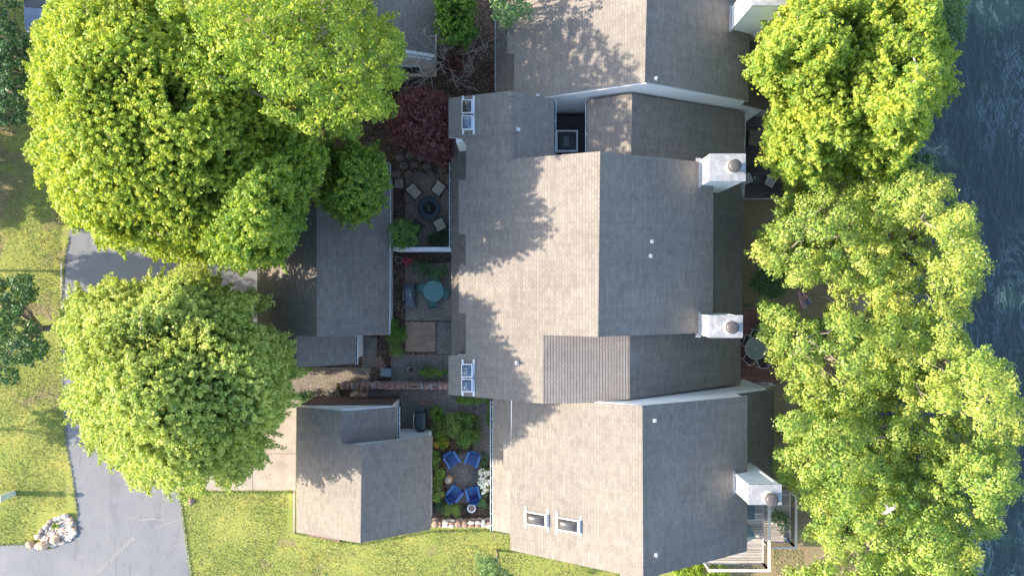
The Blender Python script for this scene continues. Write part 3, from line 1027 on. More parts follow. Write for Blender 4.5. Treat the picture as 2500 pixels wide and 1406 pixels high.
def windows(root, items):
    """items: (x, y, z, w, h, axis) axis 'x' = faces +-x; frame part with a pane sub-part"""
    for (x, y, z, w_, h_, ax) in items:
        fr = MB(); pn = MB()
        def bx(m, du, dz, su, sz_, dep):
            if ax == 'x': m.box((x, y + du, z + dz), (dep, su, sz_))
            else: m.box((x + du, y, z + dz), (su, dep, sz_))
        t = .07
        bx(fr, 0, h_ / 2, w_ + t, t, .09); bx(fr, 0, -h_ / 2, w_ + t, t, .09)
        bx(fr, -w_ / 2, 0, t, h_ - t, .088); bx(fr, w_ / 2, 0, t, h_ - t, .088); bx(fr, 0, 0, .04, h_ - t, .07)
        bx(pn, 0, 0, w_ - t, h_ - t, .05)
        f = world_part(fr, 'window', M['trim'], root)
        world_part(pn, 'pane', M['window'], f)

def chimney(root, x0, x1, y0, y1, zt, zb, seed=0, flue=(.62, .5)):
    sh = MB(); sh.box(((x0 + x1) / 2, (y0 + y1) / 2, (zt + zb) / 2 - .03), (x1 - x0 - .05, y1 - y0 - .05, zt - zb - .06))
    # corner boards
    for cx in (x0 + .05, x1 - .05):
        for cy in (y0 + .05, y1 - .05):
            sh.box((cx, cy, (zt + zb) / 2 - .05), (.11, .11, zt - zb - .1))
    ch = world_part(sh, 'chimney', M['siding'], root)
    cp = MB()
    cx, cy = (x0 + x1) / 2, (y0 + y1) / 2
    w_, d_ = x1 - x0, y1 - y0
    # shallow pyramid metal cap with turned-down rim
    o = .03
    vs = [(x0 - o, y0 - o, zt - .1), (x1 + o, y0 - o, zt - .1), (x1 + o, y1 + o, zt - .1), (x0 - o, y1 + o, zt - .1),
          (x0 - o, y0 - o, zt), (x1 + o, y0 - o, zt), (x1 + o, y1 + o, zt), (x0 - o, y1 + o, zt), (cx, cy, zt + .05)]
    cp.add(vs, [(0, 1, 5, 4), (1, 2, 6, 5), (2, 3, 7, 6), (3, 0, 4, 7), (4, 5, 8), (5, 6, 8), (6, 7, 8), (7, 4, 8), (3, 2, 1, 0)])
    world_part(cp, 'cap', M['cap'], ch)
    fx, fy = x0 + w_ * flue[0], y0 + d_ * flue[1]
    fl = MB()
    fl.lathe((fx, fy, zt + .0), [(.33, 0), (.30, .05), (.22, .08)], 24, 1)
    fl.lathe((fx, fy, zt + .05), [(.21, 0), (.21, .30)], 24, 1)
    fl.lathe((fx, fy, zt + .30), [(.23, 0), (.285, .03), (.285, .20), (.25, .24), (.12, .27), (.0, .28)], 28, 0)
    world_part(fl, 'flue', [M['flue'], M['flue_pale']], ch)
    # stepped flashing at the foot on the upslope side
    f2 = MB()
    pz = zat(PLN['cur'], x0, cy) if 'cur' in PLN else zb
    f2.box((x0 - .11, cy, pz + .03), (.24, d_ + .22, .05), 0)
    world_part(f2, 'flashing', M['cap'], ch)
    return ch
PLN = {}

def skylight(root, pl, quad, mat, h=.16, flash=True, glassmat=None, sealed=False):
    """quad: four photo pixels of the frame's outer corners, sitting h above the roof plane"""
    n, d = pl
    pl2 = (n, d + h)
    T = [hit(pl2, x, y) for x, y in quad]
    B = [p - n * h for p in T]
    c = sum(T, Vector()) / 4
    inn = [c + (p - c) * .84 for p in T]
    mb = MB()
    vs = T + B + inn
    mb.add(vs, [(0, 1, 9, 8), (1, 2, 10, 9), (2, 3, 11, 10), (3, 0, 8, 11), (0, 4, 5, 1), (1, 5, 6, 2), (2, 6, 7, 3), (3, 7, 4, 0)], 0)
    fr = world_part(mb, 'skylight', M['trim'], root)
    fr.data.validate()
    # bulged dome
    g = MB(); N = 8
    for i in range(N + 1):
        for j in range(N + 1):
            u, v = i / N, j / N
            p = inn[0] * (1 - u) * (1 - v) + inn[1] * u * (1 - v) + inn[2] * u * v + inn[3] * (1 - u) * v
            b = (16 * u * (1 - u) * v * (1 - v)) ** .5
            g.v.append(p + n * (.17 * b - .01))
    for i in range(N):
        for j in range(N):
            g.f.append([i * (N + 1) + j, (i + 1) * (N + 1) + j, (i + 1) * (N + 1) + j + 1, i * (N + 1) + j + 1]); g.m.append(0); g.sm.append(True)
    do = world_part(g, 'dome', mat, fr)
    if do.data.polygons[0].normal.z < 0: do.data.flip_normals()
    if flash:
        ax = (B[1] - B[0]).normalized(); ay = (B[3] - B[0]).normalized()
        for (p, q, e) in ((B[0], B[3], ax), (B[1], B[2], ax)):
            f = MB(); d_ = (q - p).normalized(); s = ax * .05
            a0, a1 = p - d_ * .20 + n * .006, q + d_ * .20 + n * .006
            f.add([a0 - s, a0 + s, a1 + s, a1 - s, a0 - s + n * .03, a0 + s + n * .03, a1 + s + n * .03, a1 - s + n * .03],
                  [(3, 2, 1, 0), (4, 5, 6, 7), (0, 1, 5, 4), (1, 2, 6, 5), (2, 3, 7, 6), (3, 0, 4, 7)])
            world_part(f, 'flashing', M['trim'], fr)
    return fr

def vent(root, pl, px, py):
    p = hit(pl, px, py)
    mb = MB()
    n = pl[0]
    q = n.to_track_quat('Z', 'Y').to_matrix().to_4x4()
    T = Matrix.Translation(p) @ q
    mb.box((0, 0, .012), (.17, .20, .02), M=T, ch=.008)
    mb.lathe((p.x, p.y, p.z - .02), [(.075, 0), (.055, .08), (.05, .26)], 14, 0)
    mb.lathe((p.x, p.y, p.z + .235), [(.036, 0), (.036, .01)], 12, 1)
    return world_part(mb, 'vent_pipe', [M['trim'], M['dark']], root)

RM = [M['roof'], M['edge']]
RL = [M['roof_low'], M['edge']]

def ridge_cap(root, a, b, mat=None, wd=.17):
    """row of overlapping cap shingles bent over the ridge"""
    A, B = W(*a), W(*b); d = B - A; L = d.length; d.normalize()
    s_ = Vector((-d.y, d.x, 0)).normalized(); mb = MB(); n = int(L / .2)
    for i in range(n):
        p = A + d * (L * i / n); q = A + d * (L * (i + 1.12) / n)
        e = random.uniform(-.006, .006); h0, h1 = .012, .034
        l0, r0 = p + s_ * (wd + e), p - s_ * (wd - e); l1, r1 = q + s_ * (wd + e), q - s_ * (wd - e)
        dz = Vector((0, 0, wd * .5))
        vs = [p + Vector((0, 0, h0)), l0 - dz + Vector((0, 0, h0)), r0 - dz + Vector((0, 0, h0)), q + Vector((0, 0, h1)), l1 - dz + Vector((0, 0, h1)), r1 - dz + Vector((0, 0, h1))]
        mb.add(vs, [(0, 1, 4, 3), (0, 3, 5, 2), (3, 4, 1, 0)[::1] if False else (4, 5, 3), (1, 2, 5, 4)])
    return world_part(mb, 'ridge_cap', mat or M['roof'], root)

# --- middle townhouse ---
mid = empty('townhouse', W(1450, 600, 0), 0, "broad grey-shingled townhouse in the centre with two white chimneys on its lakeside slope", 'house', 'attached townhouses')
PBw = plane3((1465, 370, 9.7), (1460, 822, 9.7), (1120, 600, 6.25))
PBe = plane3((1465, 370, 9.7), (1460, 822, 9.7), (1740, 600, 6.7))
def zpx(pl, x, y): return hit(pl, x, y).z
znw = zpx(PBw, 1247, 300)
PNWe = plane3((1246, 222, zpx(PBw, 1246, 222)), (1248, 388, zpx(PBw, 1248, 388)), (1353, 300, znw - 1.15))
PNw = plane3((1543, 229, 6.9), (1540, 390, 6.9), (1435, 300, 5.9))
PNe = plane3((1543, 229, 6.9), (1540, 390, 6.9), (1818, 300, 3.35))
z26 = zpx(PBw, 1326, 900)
PSm = plane3((1326, 817, zpx(PBw, 1326, 817)), (1326, 985, zpx(PBw, 1326, 985)), (1537, 900, 7.95))
PSe = plane3((1537, 820, zpx(PSm, 1537, 820)), (1537, 973, zpx(PSm, 1537, 973)), (1808, 880, 3.3))
PLe = plane3((1740, 455, 4.6), (1738, 780, 4.6), (1811, 600, 3.2))
PLw = plane3((1101, 400, 3.2), (1101, 860, 3.2), (1150, 600, 4.2))
roof(mid, [
    (PBw, [(1465, 370), (1460, 822), (1326, 817.5), (1326, 985), (1095, 963), (1095, 868), (1137, 870), (1137, 765), (1120, 765), (1120, 650), (1137, 648), (1137, 570), (1120, 570),
           (1120, 440), (1138, 440), (1138, 354), (1126, 338), (1095, 336), (1095, 240), (1246, 222), (1248, 388)]),
    (PBe, [(1465, 370), (1742, 399), (1740, 812), (1460, 822)]),
    (PNWe, [(1246, 222), (1353, 243), (1353, 384), (1248, 398)]),
    (PNw, [(1543, 229), (1540, 412), (1435, 415), (1435, 245)]),
    (PNe, [(1543, 229), (1540, 412), (1817, 438), (1819, 275)]),
    (PSe, [(1537, 806), (1808, 800), (1808, 936), (1537, 974)]),
], RM)
roof(mid, [(PSm, [(1326, 806), (1537, 806), (1537, 974), (1412, 984), (1326, 985)])], [M['roof_butt_shadows'], M['edge']])
roof(mid, [(PLe, [(1722, 440), (1815, 440), (1811, 806), (1722, 806)])], RL)
roof(mid, [(PLw, [(1102, 338), (1160, 338), (1160, 872), (1102, 872)])], RL)
lx = -2.15
walls(mid, [
    (PBw, -2.0, 3.86, -1.95, 5.75), (PBe, 3.86, 9.35, -1.95, 5.75),
    (PBw, -2.0, -.08, 5.75, 7.15), (PBw, -2.75, -.08, 7.15, 9.1), (PNWe, -.08, 1.95, 5.75, 9.1),
    (PNw, 3.95, 5.76, 5.75, 9.15), (PNe, 5.76, 12.1, 5.75, 9.15),
    (PBw, -2.8, 1.42, -5.1, -3.45), (PBw, -2.0, 1.42, -3.45, -1.95), (PSm, 1.42, 5.52, -5.1, -1.95), (PSe, 5.52, 12.05, -5.1, -1.95),
    (PLe, 9.35, 12.0, -1.95, 5.6), (PLw, -3.0, -2.0, -3.4, 7.1)])
fr = MB(); fr.box((3.0, 7.45, 2.9), (2.3, 3.5, .2)); world_part(fr, 'flat_roof', M['membrane'], mid)
for a, b in (((1355, 246, 6.0), (1354, 376, 6.0)), ((1433, 246, 5.75), (1433, 376, 5.75)), ((1818, 278, 3.3), (1814, 481, 3.2)), ((1100, 396, 3.1), (1100, 606, 3.1))):
    gutter(mid, a, b)
PLN['cur'] = PBe
chimney(mid, 8.98, 10.58, 4.87, 6.06, 8.6, 2.5)
chimney(mid, 8.98, 10.45, -2.23, -1.26, 8.6, 2.5, flue=(.60, .48))
skylight(mid, PBw, [(1127, 243), (1153, 243), (1153, 277), (1127, 277)], M['dome'])
skylight(mid, PBw, [(1127, 282), (1153, 282), (1153, 317), (1127, 317)], M['dome_blue'])
skylight(mid, PBw, [(1126, 888), (1153, 888), (1153, 921), (1126, 921)], M['dome_blue'])
skylight(mid, PBw, [(1126, 924), (1153, 924), (1153, 957), (1126, 957)], M['dome_blue'])
flat = (Vector((0, 0, 1)), 3.0)
skylight(mid, flat, [(1357, 318), (1411, 318), (1411, 371), (1357, 371)], M['dome_dark'], .3, False)
for pl, x, y in ((PNWe, 1265, 316), (PBe, 1591, 590), (PBe, 1588, 625), (PBw, 1262, 886)): vent(mid, pl, x, y)
windows(mid, [(12.09, 7.5, 1.5, 1.8, 1.9, 'x'), (12.04, 2.5, 1.4, 2.2, 2.0, 'x'), (12.09, -3.5, 1.4, 2.0, 2.0, 'x'), (-3.04, 4.0, 1.5, 1.4, 1.2, 'x'), (-3.04, .5, 1.5, 1.4, 1.2, 'x'), (-2.84, -4.2, 3.4, 1.0, 1.2, 'x')])

ridge_cap(mid, (1465, 371, 9.7), (1460, 821, 9.7)); ridge_cap(mid, (1246.5, 224, zpx(PBw, 1246, 222)), (1248, 386, zpx(PBw, 1248, 388))); ridge_cap(mid, (1543, 231, 6.9), (1541, 372, 6.9))

# --- north townhouse ---
nor = empty('townhouse', W(1560, 60, 0), 0, "grey-shingled townhouse at the top edge with a long white gable wall", 'house', 'attached townhouses')
PAw = plane3((1574, 200, 8.2), (1580, -60, 8.2), (1312, 238, 5.6))
PAe = plane3((1574, 200, 8.2), (1580, -60, 8.2), (1827, 247, 4.95))
PAlw = plane3((1211, 0, 3.0), (1211, 230, 3.0), (1256, 100, 3.9))
PAle = plane3((1876, 272, 3.2), (1876, 0, 3.2), (1800, 100, 4.6))
roof(nor, [(PAw, [(1574, 200), (1312, 238), (1262, 246), (1255, 246), (1255, 131), (1238, 128), (1238, -120), (1583, -120)]),
           (PAe, [(1574, 200), (1827, 247), (1836, -120), (1583, -120)])], RM)
roof(nor, [(PAlw, [(1211, -120), (1275, -120), (1275, 268), (1211, 262)])], RL)
roof(nor, [(PAle, [(1796, 252), (1877, 272), (1880, -120), (1796, -120)])], RL)
walls(nor, [(PAw, .15, 6.2, 9.42, 17.0), (PAe, 6.2, 11.8, 9.42, 17.0), (PAle, 11.8, 13.3, 9.44, 17.0), (PAlw, -.75, .15, 9.4, 17.0)])
PLN['cur'] = PAe
chimney(nor, 10.9, 12.46, 12.83, 13.9, 8.6, 2.5)
vent(nor, PAe, 1601, 193)
vent(nor, PAw, 1314, 234)
gutter(nor, (1211, -60, 2.95), (1211, 222, 2.95), .09)
windows(nor, [(13.33, 11, 1.5, 2, 1.9, 'x'), (-.78, 12, 1.5, 1.6, 1.4, 'x')])

ridge_cap(nor, (1574, 201, 8.2), (1580, -60, 8.2))

# --- south townhouse ---
sou = empty('townhouse', W(1560, 1200, 0), 0, "grey-shingled townhouse at the bottom with two tilted white-framed skylights side by side", 'house', 'attached townhouses')
PCw = plane3((1568, 990, 9.3), (1570, 1410, 9.3), (1247, 1342, 6.0))
PCe = plane3((1568, 990, 9.3), (1570, 1410, 9.3), (1824, 1345, 6.65))
PClw = plane3((1202, 1000, 3.3), (1202, 1290, 3.3), (1250, 1100, 4.3))
PCle = plane3((1890, 950, 3.7), (1890, 1165, 3.7), (1825, 957, 5.0))
roof(sou, [(PCw, [(1568, 990), (1412, 981), (1250, 966), (1248, 1077), (1229, 1077), (1229, 1150), (1246, 1150), (1246, 1342), (1517, 1401), (1517, 1470), (1570, 1482)]),
           (PCe, [(1568, 990), (1825, 967), (1824, 1345), (1608, 1403), (1608, 1455), (1570, 1482)])], RM)
roof(sou, [(PClw, [(1203, 968), (1264, 968), (1264, 1305), (1203, 1294)])], RM)
roof(sou, [(PCle, [(1795, 962), (1890, 950), (1890, 1170), (1795, 1170)])], RL)
walls(sou, [(PCw, -.05, 5.78, -12.55, -5.22), (PCe, 5.78, 11.1, -12.55, -5.22), (PClw, -.85, -.05, -12.55, -5.22), (PCle, 11.1, 13.25, -9.9, -5.2)])
PLN['cur'] = PCe
chimney(sou, 10.64, 12.08, -9.69, -8.84, 8.95, 2.5, flue=(.60, .38))
skylight(sou, PCw, [(1280, 1247), (1334, 1256), (1335, 1288), (1280, 1279)], M['dome'])
skylight(sou, PCw, [(1357, 1261), (1414, 1271), (1414, 1303), (1357, 1293)], M['dome'])
for pl, x, y in ((PCe, 1598, 1026), (PCe, 1601, 1353)): vent(sou, pl, x, y)
gutter(sou, (1200, 978, 3.2), (1200, 1296, 3.2), .12)
windows(sou, [(11.14, -11.2, 4.4, 2.2, 2.0, 'x'), (-.9, -8, 1.6, 1.6, 1.3, 'x'), (2.5, -12.59, 4.2, 1.6, 1.4, 'y')])

ridge_cap(sou, (1568, 992, 9.3), (1570, 1425, 9.3))

# --- garages ---
gm = empty('garage', W(780, 620, 0), 0, "large shaded grey-shingled garage in the middle, half hidden by tree crowns", 'garage', 'garages')
PGw = plane3((773, 822, 4.6), (773, 395, 4.6), (625, 700, 2.75))
PGe = plane3((773, 822, 4.6), (773, 395, 4.6), (948, 817, 2.9))
zg = zpx(PGw, 723, 860)
PGl = plane3((723, 822, zpx(PGw, 723, 822)), (723, 897, zpx(PGw, 723, 897)), (868, 860, 2.75))
roof(gm, [(PGw, [(773, 395), (773, 822), (723, 819), (723, 897), (628, 889), (628, 392)]), (PGe, [(773, 395), (773, 822), (948, 817), (950, 395)])], RM)
roof(gm, [(PGl, [(723, 806), (868, 800), (868, 888), (723, 897)])], RM)
def gx(px, z): return (px - 1250) * (CH - z) / FPX
walls(gm, [(PGw, -13.5, -10.0, -2.35, 6.2), (PGe, -10.0, -6.88, -2.35, 6.2), (PGw, -13.5, -11.1, -3.9, -2.35), (PGl, -11.1, -8.6, -3.9, -2.35)])
gutter(gm, (870, 822, 2.7), (870, 890, 2.7), .13)
gutter(gm, (951, 400, 2.85), (949, 816, 2.85), .09)
windows(gm, [(-13.54, 2, 1.1, 2.6, 2.0, 'x')])

gs = empty('garage', W(880, 1180, 0), 0, "smaller grey-shingled garage beside the lawn, half in sun with leaf shadow", 'garage', 'garages')
PHw = plane3((880, 1325, 4.7), (883, 1087, 4.7), (724, 1300, 2.75))
PHe = plane3((880, 1325, 4.7), (883, 1087, 4.7), (1052, 1180, 2.7))
PHl = plane3((833, 1004, zpx(PHw, 833, 1004)), (833, 1083, zpx(PHw, 833, 1083)), (970, 1040, 2.75))
roof(gs, [(PHw, [(833, 1004), (724, 993), (724, 1299), (880, 1325), (883, 1087), (833, 1083)]),
          (PHe, [(883, 1087), (1055, 1063), (1051, 1292), (880, 1325)])], RM)
roof(gs, [(PHl, [(833, 1004), (970, 993.5), (970, 1085), (833, 1095)])], RM)
walls(gs, [(PHw, -11.35, -8.87, -13.0, -6.33), (PHw, -8.87, -7.75, -13.0, -8.12), (PHe, -7.75, -4.6, -13.0, -8.12), (PHl, -8.87, -6.5, -8.12, -6.33)])
gutter(gs, (973, 993, 2.7), (973, 1075, 2.7), .12)
wn = MB(); wn.box(((-11.35 - 6.5) / 2, -6.30, 1.32), (4.89, .07, 2.64)); world_part(wn, 'brick_facing', M['brick_dark'], gs)
windows(gs, [(-11.39, -10, 1.1, 2.6, 2.0, 'x'), (-4.55, -11, 1.5, 1.0, 1.0, 'x')])

gn = empty('garage', W(960, 40, 0), 0, "shaded grey-shingled garage at the top edge beside the conifer", 'garage', 'garages')
PNgw = plane3((880, 113, 4.7), (880, -60, 4.7), (720, 60, 3.0))
PNge = plane3((880, 113, 4.7), (880, -60, 4.7), (1060, 140, 3.0))
roof(gn, [(PNgw, [(880, 113), (880, -120), (720, -120), (720, 138)]), (PNge, [(880, 113), (880, -120), (1064, -120), (1061, 141)])], [M['roof'], M['trim']])
walls(gn, [(PNgw, -11.4, -7.73, 12.2, 17), (PNge, -7.73, -4.35, 12.2, 17)])
windows(gn, [(-5.6, 12.16, 1.4, 1.0, 1.2, 'y')])
lm = MB(); A, B = W(880, 113, 4.73), W(1061, 141, 3.03)
lm.add([A + Vector((0, .16, .03)), A + Vector((0, 0, .03)), B + Vector((0, 0, .03)), B + Vector((0, .16, .03)), A + Vector((0, .16, -.1)), A + Vector((0, -.02, -.1)), B + Vector((0, -.02, -.1)), B + Vector((0, .16, -.1))],
       [(0, 1, 2, 3), (1, 5, 6, 2), (4, 7, 6, 5), (0, 3, 7, 4), (0, 4, 5, 1), (3, 2, 6, 7)])
world_part(lm, 'rake_board', M['trim'], gn)

# ------------------------------------------------------------ walls and fences
def privacy_wall():
    a = W(975, 617, 0); b = W(1107, 617, 0)
    root = empty('privacy_wall', ((a.x + b.x) / 2, a.y + .1, 0), 0, "white plastered wall between the fire pit courtyard and the dining courtyard", 'wall')
    mb = MB(); mb.box((0, 0, .9), (b.x - a.x, .16, 1.8)); mb.build('panel', M['siding'], root)
    c = MB(); c.box((0, 0, 1.82), (b.x - a.x + .06, .24, .05), ch=.01); c.build('coping', M['trim'], root)
privacy_wall()

def stone_wall(name, x0, x1, py, h, wd, label, mats, seed):
    rr = random.Random(seed)
    a = W(x0, py, h); b = W(x1, py, h)
    root = empty(name, ((a.x + b.x) / 2, a.y, 0), 0, label, 'wall')
    core = MB(); core.box((0, 0, (h - .12) / 2), (b.x - a.x, wd * .8, h - .12))
    x = a.x
    stones = MB()
    while x < b.x:
        L = rr.uniform(.2, .42)
        n = rr.choice((1, 1, 2))
        for k in range(n):
            dy = (k - (n - 1) / 2) * wd / n
            stones.rock((x + L / 2 - root.location.x, dy + rr.uniform(-.02, .02), h - .08), (L * .56, wd * .56 / n, .11), rr.randint(0, 9999), rr.choice((0, 0, 1)))
        x += L
    # face stones
    for zr in (.18, .42, .66):
        if zr > h - .2: continue
        for sg in (-1, 1):
            x = a.x
            while x < b.x:
                L = rr.uniform(.25, .5)
                stones.rock((x + L / 2 - root.location.x, sg * wd * .38, zr), (L * .54, .1, .13), rr.randint(0, 9999), rr.choice((0, 1)))
                x += L
    stones.build('stones', mats, root)
    core.build('core', mats[0], root)
stone_wall('stone_wall', 830, 1092, 943, .9, .34, "long low wall of red-grey stones running between the two walkways", [M['stone_red'], M['stone_grey']], 5)
stone_wall('stone_wall', 1054, 1200, 1281, .7, .36, "short sunlit stone wall closing the blue chair garden off from the lawn", [M['stone_red'], M['stone_pale']], 6)
def brick_edge(px0, py0, px1, py1, label, n, wd=.22):
    a, b = W(px0, py0, .1), W(px1, py1, .1)
    root_mb = MB(); rr = random.Random(n)
    ang = math.atan2(b.y - a.y, b.x - a.x)
    for i in range(n):
        p = a.lerp(b, (i + .5) / n)
        root_mb.box((p.x - a.x, p.y - a.y, .06), ((b - a).length / n - .015, wd, .12), ang + rr.uniform(-.03, .03), ch=.012)
    o = root_mb.build('brick_edging', M['brick'], loc=(a.x, a.y, 0))
    tag(o, label, 'edging')
brick_edge(756, 989, 962, 986, "dark brick border along the upper wall of the smaller garage", 26)
brick_edge(920, 872, 934, 900, "short brick border left of the blue-grey storage box", 7, .5)
brick_edge(752, 1303, 830, 1318, "reddish brick border along the lawn side of the smaller garage", 10, .2)
brick_edge(1022, 985, 1050, 985, "dark brick step beside the palm-like plant", 6, .3)

# ------------------------------------------------------------ decks and railings
def deck(name, x0, x1, y0, y1, z, mat, label, th=.12, joists=True):
    a, b = W(x0, y1, z), W(x1, y0, z)
    root = empty(name, ((a.x + b.x) / 2, (a.y + b.y) / 2, 0), 0, label, 'deck')
    mb = MB()
    y = a.y; wd = .14
    cx = root.location.x; cy = root.location.y
    while y < b.y - .02:
        mb.box(((a.x + b.x) / 2 - cx, y + wd / 2 - cy, z - .02), (b.x - a.x + random.uniform(-.01, .01), wd - .014, .04)); y += wd
    mb.build('boards', mat, root)
    fm = MB()
    fm.box((0, a.y - cy - .02, z - .14), (b.x - a.x, .04, .2)); fm.box((0, b.y - cy + .02, z - .14), (b.x - a.x, .04, .2))
    fm.box((b.x - cx + .02, 0, z - .14), (.04, b.y - a.y + .08, .2))
    for i in range(4):
        fm.box((a.x - cx + (b.x - a.x) * (i + .5) / 4, 0, z - .15), (.05, b.y - a.y - .02, .2))
    for sx in (-1, 1):
        for sy in (-1, 1):
            fm.box((sx * (b.x - a.x) * .45, sy * (b.y - a.y) * .45, (z - .25) / 2), (.12, .12, z - .25))
    fm.build('frame', M['wood_dark'] if mat is not M['deck_grey'] else M['wood_pale'], root)
    return root, a, b

def railing(root, pts, z, h, rail_mat, bal_mat, rw=.14, step=.13, name='railing'):
    """pts world xy polyline; children of the deck: railing > baluster mesh kept as railing's own pattern"""
    cx, cy = root.location.x, root.location.y
    rm = MB(); bm = MB(); 
    for (p, q) in zip(pts[:-1], pts[1:]):
        p = Vector((p[0] - cx, p[1] - cy, 0)); q = Vector((q[0] - cx, q[1] - cy, 0))
        d = q - p; L = d.length; an = math.atan2(d.y, d.x)
        c = (p + q) / 2
        hx = rw if True else 0
        zi = .006 * (seg_i := (locals().get('seg_i', -1) + 1))
        rm.box((c.x, c.y, z + h + zi), (L + rw, rw, .04), an, ch=.008)
        rm.box((c.x, c.y, z + h - .07), (L, .04, .07), an)
        rm.box((c.x, c.y, z + .08), (L, .04, .06), an)
        n = int(L / step)
        for i in range(1, n):
            s = p.lerp(q, i / n)
            bm.box((s.x, s.y, z + h / 2), (.028, .028, h - .16), an)
        for e in (p, q):
            rm.box((e.x, e.y, z + h / 2 - .02), (.09, .09, h - .02), an)
    r = rm.build(name, rail_mat, root)
    b = bm.build('balusters', bal_mat, r)
    return r

d1, a1, b1 = deck('deck', 1800, 1912, 283, 483, .5, M['deck_dark'], "dark brown deck with beige loungers below the north chimney")
tr = MB()
railing(d1, [(b1.x - .05, b1.y), (b1.x - .05, a1.y + .05)], .5, .95, M['wood_dark'], M['wood_dark'], .12, .16)
tr.box((0, a1.y - d1.location.y - .06, .52), (b1.x - a1.x, .06, .04)); tr.build('edge_board', M['wood_pale'], d1)
d2, a2, b2 = deck('deck', 1795, 1904, 756, 932, .45, M['deck_red'], "reddish brown deck with the round glass table and white chairs")
tr = MB(); tr.box((0, b2.y - d2.location.y + .09, .5), (b2.x - a2.x + .4, .12, .06)); tr.build('edge_board', M['taupe'], d2)
d3, a3, b3 = deck('balcony_deck', 1720, 1862, 1222, 1374, 3.0, M['deck_grey'], "upper weathered grey deck wrapped by a pale railing below the south chimney")
railing(d3, [(b3.x, b3.y), (b3.x, a3.y), (a3.x, a3.y)], 3.0, .95, M['wood_pale'], M['iron'], .15)
d4, a4, b4 = deck('deck', 1862, 1928, 1200, 1322, .6, M['deck_grey'], "lower grey deck with a smaller railing tucked beside the trees")
railing(d4, [(b4.x, b4.y), (b4.x, a4.y), (a4.x, a4.y)], .6, .9, M['wood_pale'], M['iron'], .13)

# ------------------------------------------------------------ furniture
def cushion_chair(name, px, py, ang, label, group, z=0.0, frame=None, cush=None, s=.62):
    c = W(px, py, z + .4)
    root = empty(name, (c.x, c.y, z), ang, label, 'chair', group)
    f = MB()
    for sx in (-1, 1):
        f.box((sx * (s / 2 + .02), 0, .55), (.07, s + .06, .05), ch=.012)
    f.build('armrests', frame, root)
    sf = MB(); sf.box((0, 0, .27), (s, s, .08), ch=.01); sf.build('seat_frame', frame, root)
    b = MB(); T = Matrix.Translation((0, -s / 2 - .02, .62)) @ Matrix.Rotation(R(14), 4, 'X')
    b.box((0, 0, 0), (s + .02, .05, .56), M=T, ch=.012); b.build('backrest', frame, root)
    for sx in (-1, 1):
        for sy in (-1, 1):
            l_ = MB(); l_.box((sx * (s / 2 + .02), sy * s / 2, .27), (.05, .05, .54)); l_.build('leg', frame, root)
    q = MB(); q.box((0, .02, .38), (s - .03, s - .03, .13), ch=.045)
    T = Matrix.Translation((0, -s / 2 + .07, .66)) @ Matrix.Rotation(R(14), 4, 'X')
    q.box((0, 0, 0), (s - .04, .12, .5), M=T, ch=.045)
    q.build('cushion', cush, root)
    return root
g = 'beige cushioned chairs around the fire pit'
cushion_chair('patio_chair', 1012, 469, R(-138), "beige cushioned chair up and left of the round fire pit", g, frame=M['wicker'], cush=M['cushion'])
cushion_chair('patio_chair', 1071, 461, R(142), "beige cushioned chair up and right of the round fire pit", g, frame=M['wicker'], cush=M['cushion'])
cushion_chair('patio_chair', 1074, 549, R(28), "beige cushioned chair down and right of the round fire pit", g, frame=M['wicker'], cush=M['cushion'])
cushion_chair('wicker_chair', 1017, 552, R(-40), "dark empty chair half under the small courtyard tree", None, frame=M['wicker'], cush=M['wicker'], s=.56)

def fire_pit():
    c = W(1048, 508, .4)
    root = empty('fire_pit', (c.x, c.y, 0), 0, "round dark blue-black fire pit between three beige chairs", 'fire pit')
    b = MB(); b.lathe((0, 0, 0), [(.42, 0), (.5, .25), (.62, .38), (.64, .41), (.60, .42), (.36, .40)], 36); b.build('rim', M['bowl'], root)
    s = MB(); s.lathe((0, 0, .4), [(.34, .0), (.33, .10), (.24, .2), (.1, .26), (0, .28)], 28); s.build('spark_screen', M['black'], root)
    h = MB(); h.tube([(-.06, 0, .68), (-.03, 0, .74), (.03, 0, .74), (.06, 0, .68)], .012, 6); h.build('handle', M['steel'], root)
fire_pit()

def wood_rack():
    c = W(974, 449, .5)
    root = empty('firewood_rack', (c.x, c.y, 0), 0, "rack of pale split firewood against the garage wall", 'firewood rack')
    f = MB()
    for sx in (-1, 1):
        for sy in (-1, 1): f.box((sx * .27, sy * .2, .32), (.03, .03, .64))
        f.box((sx * .27, 0, .05), (.03, .4, .03))
    f.box((0, -.2, .08), (.54, .03, .03)); f.box((0, .2, .08), (.54, .03, .03))
    f.build('rack_frame', M['black'], root)
    for k in range(4):
        for j in range(3):
            l_ = MB(); x = -.19 + k * .125 + random.uniform(-.01, .01)
            l_.tube([(x, -.21, .15 + j * .16), (x + random.uniform(-.02, .02), .21, .15 + j * .16)], .058, 7)
            l_.build('log', M['log'], root)
wood_rack()

